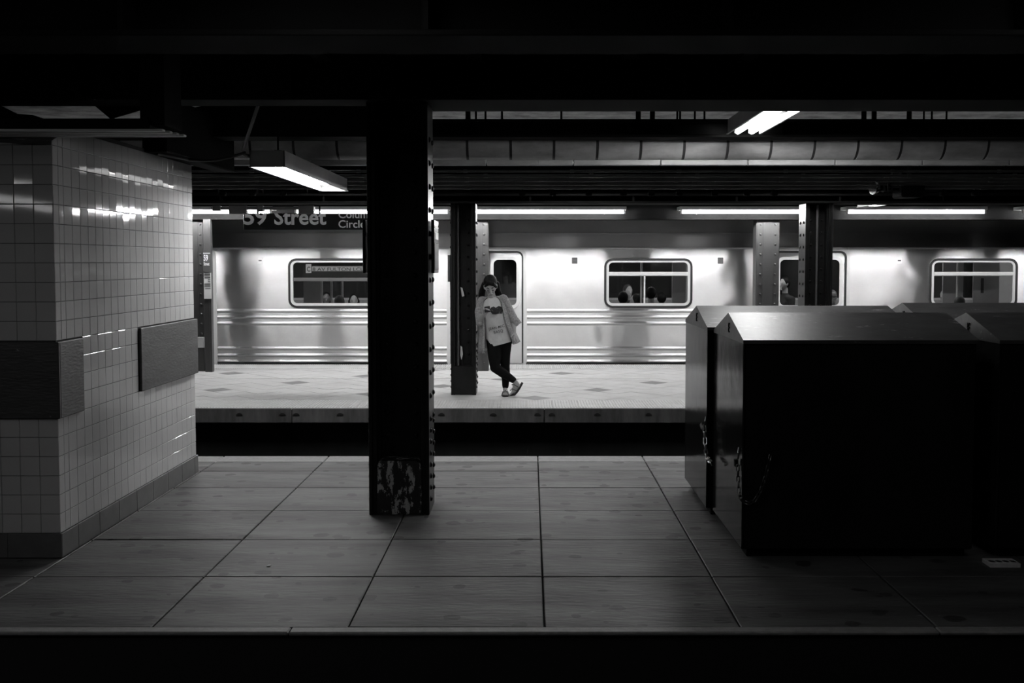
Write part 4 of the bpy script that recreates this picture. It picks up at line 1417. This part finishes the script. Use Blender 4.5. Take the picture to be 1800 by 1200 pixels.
shirt_rings = [(W(865, 522.5, 0.025), 0.058, 0.055, 0.1, 0), (W(865, 525.5, 0.03), 0.10, 0.072, 0.1, 0), (W(865.5, 530, 0.03), 0.135, 0.095, 0.05, 0), (W(866, 540, 0.03), 0.148, 0.125, 0, 0.0),
               (W(867.5, 549, 0.03), 0.150, 0.135, 0, 0.0), (W(870, 562, 0.03), 0.150, 0.125, 0.05, 0.01), (W(873.5, 577, 0.03), 0.152, 0.128, 0.12, 0.015), (W(876.5, 592, 0.03), 0.156, 0.135, 0.22, 0.02), (W(878.5, 604.5, 0.03), 0.155, 0.138, 0.25, 0.025)]
vs, fs = loft(shirt_rings)
MB().add(vs, fs).build('shirt', M['shirt'], wo, smooth=True)


def shirt_y(x, z):
    """front of the shirt"""
    for (c, a, b, _, _), (c2, a2, b2, _, _) in zip(shirt_rings, shirt_rings[1:]):
        if c2.z <= z <= c.z:
            t = (c.z - z) / (c.z - c2.z)
            cx, aa, bb_, cy = c.x + (c2.x - c.x) * t, a + (a2 - a) * t, b + (b2 - b) * t, c.y + (c2.y - c.y) * t
            u = max(-0.97, min(0.97, (x - cx) / aa))
            return cy - bb_ * math.sqrt(1 - u * u) * 1.01 - 0.004
    return WY - 0.1


def on_shirt(o):
    for v in o.data.vertices:
        d = v.co.y
        v.co.y = shirt_y(v.co.x, v.co.z) - 0.001
    return o


# dark printed patch and the scrawled words under it
pp = MB()
pts = [(861, 545), (863, 540), (868, 538), (872, 540), (877, 537), (882, 539), (884, 545), (883, 551), (878, 550), (872, 551.5), (866, 551)]
cc = W(872, 545)
ring_ = [W(*p) for p in pts]
vsx = [cc] + [cc + (p - cc) * 0.5 for p in ring_] + ring_
n_ = len(pts)
pp.add(vsx, [(0, 1 + k, 1 + (k + 1) % n_) for k in range(n_)] + [(1 + k, 1 + n_ + k, 1 + n_ + (k + 1) % n_, 1 + (k + 1) % n_) for k in range(n_)])
on_shirt(pp.build('shirt_print', M['print'], wo, label='dark printed patch on the shirt front'))
up_ = Vector((-0.22, 0, 1))
o1, o2 = W(859.5, 580), W(869, 585.5)
on_shirt(lettering('JEAN-MIC', 0.045, M['ink'], 'shirt_lettering', wo, o1, (1, 0, 0.24), up_, 0.004, width=0.2, spacing=1.1))
on_shirt(lettering('BASQ', 0.05, M['ink'], 'shirt_lettering', wo, o2, (1, 0, 0.2), up_, 0.004, width=0.115, spacing=1.1))
# neck chain of the bag strap
st = [W(883, 521), W(876, 529), W(868, 535), W(861, 540)]
# cardigan, open at the front
card = [(W(865, 521.5, 0.04), 0.085, 0.065, 0.05, 0), (W(865, 525, 0.04), 0.135, 0.09, 0.08, 0), (W(866, 531, 0.04), 0.165, 0.115, 0.05, 0), (W(867, 542, 0.04), 0.18, 0.145, 0, 0), (W(869, 556, 0.04), 0.186, 0.152, 0, 0.01), (W(872, 572, 0.04), 0.20, 0.152, 0.0, 0.03),
        (W(875, 588, 0.04), 0.225, 0.16, 0.1, 0.05), (W(877, 602, 0.04), 0.245, 0.165, 0.2, 0.06), (W(878, 611, 0.04), 0.255, 0.17, 0.28, 0.07)]
o_ = math.radians(43)
vs, fs = loft(card, o_, 2 * PI - o_, 40)
cg = MB().add(vs, fs).build('cardigan', M['cardigan'], wo, smooth=True)
sd_ = cg.modifiers.new('thickness', 'SOLIDIFY')
sd_.thickness = 0.008
for nm_, a_, b_, c_, r_ in (('sleeve', sh_r, W(842.5, 548, 0.0), W(843.5, 566, -0.03), (0.062, 0.058, 0.05)), ('sleeve', sh_l + Vector((0.01, 0, 0)), W(894, 545, 0.05), W(905, 566, 0.05), (0.064, 0.062, 0.058))):
    mb, _, _ = capsules([(a_, r_[0], b_, r_[1]), (b_, r_[1], c_, r_[2])], 0, 0)
    piece(nm_, fuse(mb, 0.007, M['cardigan'], nm_, 3), wo)
# cuff flare of the hanging sleeve
cu0, cu1 = W(904, 562, 0.05), W(909, 571, 0.05)
MB().tube([cu0, (cu0 + cu1) / 2, cu1], [0.055, 0.062, 0.066], 16).build('cuff', M['cardigan'], wo, smooth=True)
# sandals
MB().tube([W(882.5, 696.2, -0.06), W(888, 696.2, -0.1), W(893, 696.2, -0.06)], 0.002, 6).build('toe_strap', M['strap'], wo)
so = MB()
outl = [(-0.04, 0.07), (-0.036, -0.02), (-0.046, -0.10), (-0.03, -0.16), (0.0, -0.175), (0.032, -0.16), (0.046, -0.1), (0.036, -0.02), (0.04, 0.07), (0, 0.095)]
c_ = W(888.5, 696)
so.plate([[(c_.x + u, WY + 0.0 + v) for u, v in outl]], 0.002, 0.016, 'z')
sd1 = so.build('sandal_sole', M['sole'], wo)
for t_ in (-0.13, -0.06):
    MB().tube([(c_.x - 0.042, WY + t_, 0.016), (c_.x - 0.03, WY + t_ + 0.015, 0.05), (c_.x, WY + t_ + 0.03, 0.072), (c_.x + 0.03, WY + t_ + 0.015, 0.05), (c_.x + 0.042, WY + t_, 0.016)], 0.007, 8).build('sandal_strap', M['strap'], wo, smooth=True)
path = [W(917.5, 671.5, -0.03), W(912, 680.5, -0.035), W(907, 688, -0.045), W(902, 693, -0.055), W(895.5, 697, -0.065)]
path[-1].z = max(path[-1].z, 0.006)
so = MB()
hw = [0.02, 0.034, 0.036, 0.042, 0.028]
vv = []
for p, h in zip(path, hw):
    for sy in (-1, 1):
        for dn in (0, 1):
            vv.append(p + Vector((-0.3 * h * sy, h * sy, 0)) + Vector((0.012, 0, -0.009)) * dn)
ff_ = []
for i in range(len(path) - 1):
    b0, b1 = i * 4, i * 4 + 4
    ff_ += [(b0, b0 + 2, b1 + 2, b1), (b0 + 1, b1 + 1, b1 + 3, b0 + 3), (b0, b1, b1 + 1, b0 + 1), (b0 + 2, b0 + 3, b1 + 3, b1 + 2)]
ff_ += [(0, 1, 3, 2), (16, 18, 19, 17)]
for v in vv:
    v.z = max(v.z, 0.003)
so.add(vv, ff_).build('sandal_sole', M['sole'], wo)
MB().tube([W(908, 686.5, -0.08), W(900, 683, -0.09), W(897, 686, -0.06)], 0.007, 8).build('sandal_strap', M['strap'], wo, smooth=True)
MB().tube([W(911, 680, -0.07), W(903, 675, -0.08), W(900, 676, -0.05)], 0.007, 8).build('sandal_strap', M['strap'], wo, smooth=True)
# the phone in her hand
ph = thing('phone', W(855, 543, -0.26), 'dark phone held in the woman\'s raised hand', 'phone')
pm_ = Matrix.Translation(W(856.5, 543.5, -0.265)) @ Matrix.Rotation(math.radians(-8), 4, 'Y') @ Matrix.Rotation(math.radians(-58), 4, 'X')
piece('case', MB().bbox(-0.034, 0.034, -0.005, 0.005, -0.06, 0.06, 0.003).mesh('case', M['sole']), ph, pm_)
piece('screen', MB().box(-0.03, 0.03, 0.005, 0.0058, -0.052, 0.052).mesh('screen', M['signgrey']), ph, pm_)

# ---- passengers seen through the train windows
pseg = [((0, 0, 0.13), 0.05, (0, 0, 0.0), 0.055)]
bm_, _, _ = capsules([((0, 0.01, 0.30 - 0.12), 0.05, (0, 0.02, 0.06), 0.055), ((0, 0.02, 0.06), 0.06, (0, 0.02, -0.12), 0.11), ((0, 0.02, -0.12), 0.12, (0, 0.02, -0.45), 0.12),
                      ((0, 0.02, 0.02), 0.055, (-0.17, 0.02, -0.02), 0.05), ((0, 0.02, 0.02), 0.055, (0.17, 0.02, -0.02), 0.05),
                      ((-0.17, 0.02, -0.02), 0.048, (-0.2, -0.02, -0.28), 0.04), ((-0.2, -0.02, -0.28), 0.04, (-0.12, -0.22, -0.36), 0.03), ((-0.12, -0.22, -0.36), 0.032, (-0.09, -0.3, -0.37), 0.03),
                      ((0.17, 0.02, -0.02), 0.048, (0.2, -0.02, -0.28), 0.04), ((0.2, -0.02, -0.28), 0.04, (0.12, -0.22, -0.36), 0.03), ((0.12, -0.22, -0.36), 0.032, (0.09, -0.3, -0.37), 0.03),
                      ((-0.1, 0, -0.45), 0.085, (-0.12, -0.4, -0.45), 0.06), ((-0.12, -0.4, -0.45), 0.055, (-0.12, -0.42, -0.83), 0.04), ((-0.12, -0.42, -0.83), 0.04, (-0.12, -0.55, -0.87), 0.03),
                      ((0.1, 0, -0.45), 0.085, (0.12, -0.4, -0.45), 0.06), ((0.12, -0.4, -0.45), 0.055, (0.12, -0.42, -0.83), 0.04), ((0.12, -0.42, -0.83), 0.04, (0.12, -0.55, -0.87), 0.03)], 0, 0)
add_head(bm_, (0, -0.005, 0.25), Matrix.Identity(3), 1.0)
p_body = fuse(bm_, 0.012, M['skin'], 'body', 2)
cl_, _, _ = capsules([((0, 0.02, 0.05), 0.07, (0, 0.02, -0.12), 0.128), ((0, 0.02, -0.12), 0.135, (0, 0.02, -0.47), 0.135), ((0, 0.02, 0.015), 0.065, (-0.17, 0.02, -0.02), 0.062), ((0, 0.02, 0.015), 0.065, (0.17, 0.02, -0.02), 0.062),
                      ((-0.17, 0.02, -0.02), 0.06, (-0.2, -0.02, -0.28), 0.052), ((0.17, 0.02, -0.02), 0.06, (0.2, -0.02, -0.28), 0.052), ((-0.2, -0.02, -0.28), 0.052, (-0.13, -0.19, -0.35), 0.042), ((0.2, -0.02, -0.28), 0.052, (0.13, -0.19, -0.35), 0.042),
                      ((-0.1, 0, -0.45), 0.095, (-0.12, -0.4, -0.45), 0.07), ((0.1, 0, -0.45), 0.095, (0.12, -0.4, -0.45), 0.07), ((-0.12, -0.4, -0.45), 0.066, (-0.12, -0.42, -0.8), 0.05), ((0.12, -0.4, -0.45), 0.066, (0.12, -0.42, -0.8), 0.05)], 0, 0)
p_cloth = fuse(cl_, 0.014, M['clothdark'], 'clothes', 2)
hb_ = MB()
vs, fs = ell((0, 0.022, 0.275), (0.086, 0.098, 0.105), None, 20, 14)
hb_.add(vs, fs)
p_hair = fuse(hb_, 0.012, M['hair'], 'hair', 2)
hb_2, _, _ = capsules([((-0.07, 0.02, 0.24), 0.035, (-0.08, 0.03, 0.08), 0.03), ((0.07, 0.02, 0.24), 0.035, (0.08, 0.03, 0.08), 0.03), ((0, 0.07, 0.25), 0.06, (0, 0.08, 0.06), 0.05)], 0, 0)
hb_2.add(vs, fs)
p_hairl = fuse(hb_2, 0.012, M['hair'], 'hair', 2)
vcap = {}


def variant(me, m):
    k = (me.name, m.name)
    if k not in vcap:
        c = me.copy()
        c.materials.clear()
        c.materials.append(m)
        vcap[k] = c
    return vcap[k]


for px_, py_, dd, turn, skin, cloth, hair_, long_, label in (
        (574, 524, 2.1, 10, 'skin2', 'clothdark', 'hair', True, 'seated passenger with long dark hair, left in the roller sign window'),
        (597, 531, 0.32, 180, 'skin2', 'clothdark', 'hairgrey', False, 'seated passenger with back turned, middle of the roller sign window'),
        (622, 527, 2.1, 10, 'skin', 'clothlight', 'hair', True, 'seated passenger in pale top, right in the roller sign window'),
        (1104, 511, 2.1, 20, 'skin', 'clothdark', 'hairgrey', False, 'taller passenger across the aisle, upper left in the middle train window'),
        (1096, 524, 0.4, 150, 'skin2', 'clothdark', 'hair', False, 'passenger facing right, leftmost in the middle train window'),
        (1118, 527, 1.15, 250, 'skin', 'clothdark', 'hair', True, 'dark haired passenger showing an ear, in the middle train window'),
        (1145, 516, 0.42, 160, 'skin', 'clothlight', 'hair', False, 'passenger in white collar right of the post in the middle train window'),
        (1163, 524, 2.1, 178, 'skin2', 'clothdark', 'hair', False, 'round dark head at the right in the middle train window'),
        (1463, 521, 0.9, 0, 'skin', 'clothdark', 'signgrey', False, 'passenger wearing a dark cap behind the right train door'),
        (1379, 498, 1.6, 300, 'skin', 'clothdark', 'hair', False, 'passenger behind the train door left of the column above bins'),
        (1661, 518, 2.1, 300, 'skin', 'clothlight', 'hair', False, 'dark haired passenger with pale face in the rightmost train window'),
        (1686, 532, 0.32, 175, 'skin2', 'clothdark', 'hairgrey', False, 'round greying head in the rightmost train window')):
    q = at(px_, py_, TY + dd)
    per = thing('person', (q.x, TY + dd, q.z - 0.26), label, 'person', 'train passengers')
    m_ = Matrix.Translation((q.x, TY + dd, q.z - 0.26)) @ Matrix.Rotation(math.radians(turn), 4, 'Z')
    piece('body', variant(p_body, M[skin]), per, m_)
    piece('clothes', variant(p_cloth, M[cloth]), per, m_)
    piece('hair', variant(p_hairl if long_ else p_hair, M[hair_]), per, m_)
    if px_ == 1463:
        piece('cap_badge', MB().box(-0.035, 0.035, -0.10, -0.085, 0.285, 0.305).mesh('cap_badge', M['white']), per, m_)
        piece('cap_peak', MB().bbox(-0.06, 0.06, -0.15, -0.06, 0.262, 0.272, 0.004).mesh('cap_peak', M['signgrey']), per, m_)

# ================================================================== BLACK BINS


def bin_box(x0, x1, y0, y1, ze, zr, label, end=True):
    t = thing('steel_bin', ((x0 + x1) / 2, (y0 + y1) / 2, 0), label, 'bin', 'black steel bins')
    ym = (y0 + y1) / 2
    MB().bbox(x0 + 0.012, x1 - 0.012, y0 + 0.012, y1 - 0.012, 0.05, ze - 0.02, 0.006).build('body', M['binsteel'], t)
    MB().bbox(x0 + 0.04, x1 - 0.04, y0 + 0.05, y1 - 0.05, 0.0, 0.06, 0.004).build('plinth', M['soot'], t)
    MB().bbox(x0 + 0.002, x0 + 0.014, y0 + 0.004, y1 - 0.004, 0.055, ze - 0.012, 0.003).build('end_panel', M['binsteel'], t)
    lid = MB()
    v = [(x0, y0, ze), (x1, y0, ze), (x1, y1, ze), (x0, y1, ze), (x0 + 0.004, ym, zr), (x1 - 0.004, ym, zr),
         (x0, y0, ze - 0.02), (x1, y0, ze - 0.02), (x1, y1, ze - 0.02), (x0, y1, ze - 0.02)]
    lid.add(v, [(0, 1, 5, 4), (2, 3, 4, 5), (0, 4, 3), (1, 2, 5), (6, 7, 1, 0), (7, 8, 2, 1), (8, 9, 3, 2), (9, 6, 0, 3), (9, 8, 7, 6)])
    l_ = lid.build('lid', M['binlid'], t)
    for xx in (x0 + 0.35, x1 - 0.35):
        MB().tube([(xx - 0.05, y1 - 0.01, ze + 0.012), (xx + 0.05, y1 - 0.01, ze + 0.012)], 0.012, 8).build('hinge', M['soot'], l_)
    if end:
        e = MB()
        for dz in (-0.012, 0.012, 0.036):
            e.box(x0 - 0.004, x0 + 0.01, ym - 0.065, ym - 0.035, ze + 0.028 + dz, ze + 0.036 + dz)
        e.box(x0 - 0.004, x0 + 0.01, ym - 0.043, ym - 0.035, ze + 0.016, ze + 0.072)
        e.build('lid_emblem', M['soot'], l_)
    return t


B_ = [(1.175, 2.48, 5.79, 6.72, 1.222, 1.352, 'nearest black bin with scuffed gable lid, hung with a looped chain'),
      (1.142, 2.47, 6.775, 7.73, 1.232, 1.352, 'black bin behind the nearest one, short bright chain on its end'),
      (2.59, 3.9, 5.79, 6.72, 1.222, 1.352, 'black bin right of the nearest one, cut by the picture edge'),
      (2.56, 3.9, 6.775, 7.73, 1.245, 1.372, 'black bin in the rear row at the far right, slightly higher lid')]
for b_ in B_:
    bin_box(*b_)

# chains
lk_v, lk_f = [], []
nL, nS = 20, 6
for i in range(nL):
    a = 2 * PI * i / nL
    cxx, czz = 0.0085 * math.cos(a), 0.0085 * math.sin(a)
    czz += 0.010 if math.sin(a) > 0.001 else (-0.010 if math.sin(a) < -0.001 else 0)
    for j in range(nS):
        b = 2 * PI * j / nS
        rr = 0.0036
        lk_v.append((cxx + rr * math.cos(b) * math.cos(a), rr * math.sin(b), czz + rr * math.cos(b) * math.sin(a)))
for i in range(nL):
    for j in range(nS):
        lk_f.append((i * nS + j, i * nS + (j + 1) % nS, ((i + 1) % nL) * nS + (j + 1) % nS, ((i + 1) % nL) * nS + j))
link_me = MB().add(lk_v, lk_f).mesh('link', M['galv'], True)
link_dk = link_me.copy()
link_dk.materials.clear()
link_dk.materials.append(mat('dull_chain', 0.12, 0.35, 1.0))


def chain(pts, me, t, s=1.0):
    """links strung along a polyline"""
    pts = [Vector(p) for p in pts]
    step = 0.031 * s
    acc, pos = 0.0, []
    for a, b in zip(pts, pts[1:]):
        L = (b - a).length
        while acc < L:
            pos.append((a + (b - a) * acc / L, (b - a).normalized()))
            acc += step
        acc -= L
    for k, (p, d) in enumerate(pos):
        q_ = Vector((0, 0, 1)).rotation_difference(d)
        m = Matrix.Translation(p) @ q_.to_matrix().to_4x4() @ Matrix.Rotation(PI / 2 * (k % 2) + 0.5, 4, 'Z') @ Matrix.Scale(s, 4)
        piece('link', me, t, m)


xe = 1.142 - 0.012


def on_end(px_, py_, X):
    d = X * F_PX / (px_ - PPX)
    r = at(px_, py_, 1.0)
    k = X / r.x
    return Vector((X, k, EYE + (r.z - EYE) * k))


c1_ = thing('chain', on_end(1238, 757, xe), 'short bright steel chain hanging on the end of the rear bin', 'chain')
pts = [on_end(*p, xe) for p in ((1238.5, 754), (1239.5, 772), (1240, 785), (1242.5, 803), (1249, 812), (1251, 817))]
chain(pts, link_me, c1_, 1.25)
hk = [on_end(1241, 733, xe + 0.006), on_end(1240, 741, xe - 0.01), on_end(1237.5, 747, xe - 0.012), on_end(1239, 754, xe - 0.002)]
MB().tube(hk, 0.006, 8).build('hook', M['galv'], c1_, smooth=True)
MB().plate([[(on_end(1234, 746, xe).y, on_end(1234, 742, xe).z), (on_end(1237, 746, xe).y, on_end(1234, 746, xe).z), (on_end(1234, 746, xe).y, on_end(1234, 755, xe).z), (on_end(1231.5, 746, xe).y, on_end(1234, 749, xe).z)]], xe - 0.006, xe, 'x').build('padlock', M['galv'], c1_)
xe = 1.175 - 0.012
c2_ = thing('chain', on_end(1298, 800, xe), 'dull chain looped round the corner of the nearest bin', 'chain')
pts = [on_end(*p, xe) for p in ((1297, 822), (1297.5, 845), (1299, 865), (1302.5, 876))] + [at(1308, 882, 5.77), at(1317, 885, 5.77), at(1327, 879, 5.77), at(1337, 862, 5.77), at(1346, 835, 5.77), at(1353, 805, 5.775), at(1356, 794, 5.78)]
chain(pts, link_dk, c2_, 1.0)
MB().tube([on_end(1299, 787, xe + 0.006), on_end(1298, 796, xe - 0.01), on_end(1297, 806, xe - 0.006)], 0.006, 8).build('hook', M['galv'], c2_, smooth=True)
q = on_end(1295, 812, xe)
MB().bbox(xe - 0.014, xe + 0.006, q.y - 0.018, q.y + 0.018, q.z - 0.025, q.z + 0.018, 0.004).build('padlock', M['soot'], c2_)

# cored brick at the foot of the right bin
bx0, bx1, by0, by1, bh = at(1741, 1000, 5.62).x, at(1794, 1000, 5.62).x, 5.62, 5.725, 0.022
bk = MB()
pl = [rect(bx0, bx1, by0, by1)]
for k in range(4):
    xa = bx0 + 0.013 + k * (bx1 - bx0 - 0.01) / 4
    pl.append(rrect(xa, xa + 0.034, by0 + 0.03, by1 - 0.028, 0.012, 3))
bk.plate(pl, 0.001, bh, 'z')
bo = bk.build('cored_brick', M['brick'], None, None, 'pale cored brick with four holes lying at the foot of the right bin', 'brick')
for l_ in pl[1:]:  # black plugs paint the shade inside the core holes
    MB().plate([l_], 0.001, bh - 0.003, 'z').build('core_shade', M['soot'], bo, label='black plug painted as the shade in a core hole')
# a scrap of white paper on the floor
q = Vector((-1.43, 5.63, 0.003))
MB().plate([[(q.x, q.y), (q.x + 0.016, q.y + 0.006), (q.x + 0.018, q.y + 0.03), (q.x + 0.003, q.y + 0.024)]], 0.003, 0.007, 'z').build('paper_scrap', M['paper'], None, None, 'tiny white paper scrap on the near platform floor', 'scrap')

# ================================================================== BOARDS ON THE WALL
bz0, bz1 = 0.785, 1.21
bd = thing('bumper_board', (WX, WY0, bz0), 'dark painted board wrapping the near corner of the tiled wall', 'board')
MB().bbox(-4.6, WX + 0.022, WY0 - 0.022, WY0 - 0.001, bz0, bz1, 0.004).build('front_plank', M['board'], bd)
MB().bbox(WX + 0.001, WX + 0.021, WY0 - 0.001, 6.12, bz0, bz1, 0.004).build('side_plank', M['board'], bd)
bd = thing('bumper_board', (WX, 7.6, bz0), 'scarred dark board along the far end of the tiled wall side', 'board')
MB().bbox(WX + 0.001, WX + 0.021, 7.03, WY1 + 0.02, bz0, bz1, 0.004).build('side_plank', M['board'], bd)
MB().bbox(-4.6, WX + 0.001, WY1 + 0.001, WY1 + 0.021, bz0, bz1, 0.004).build('back_plank', M['board'], bd)
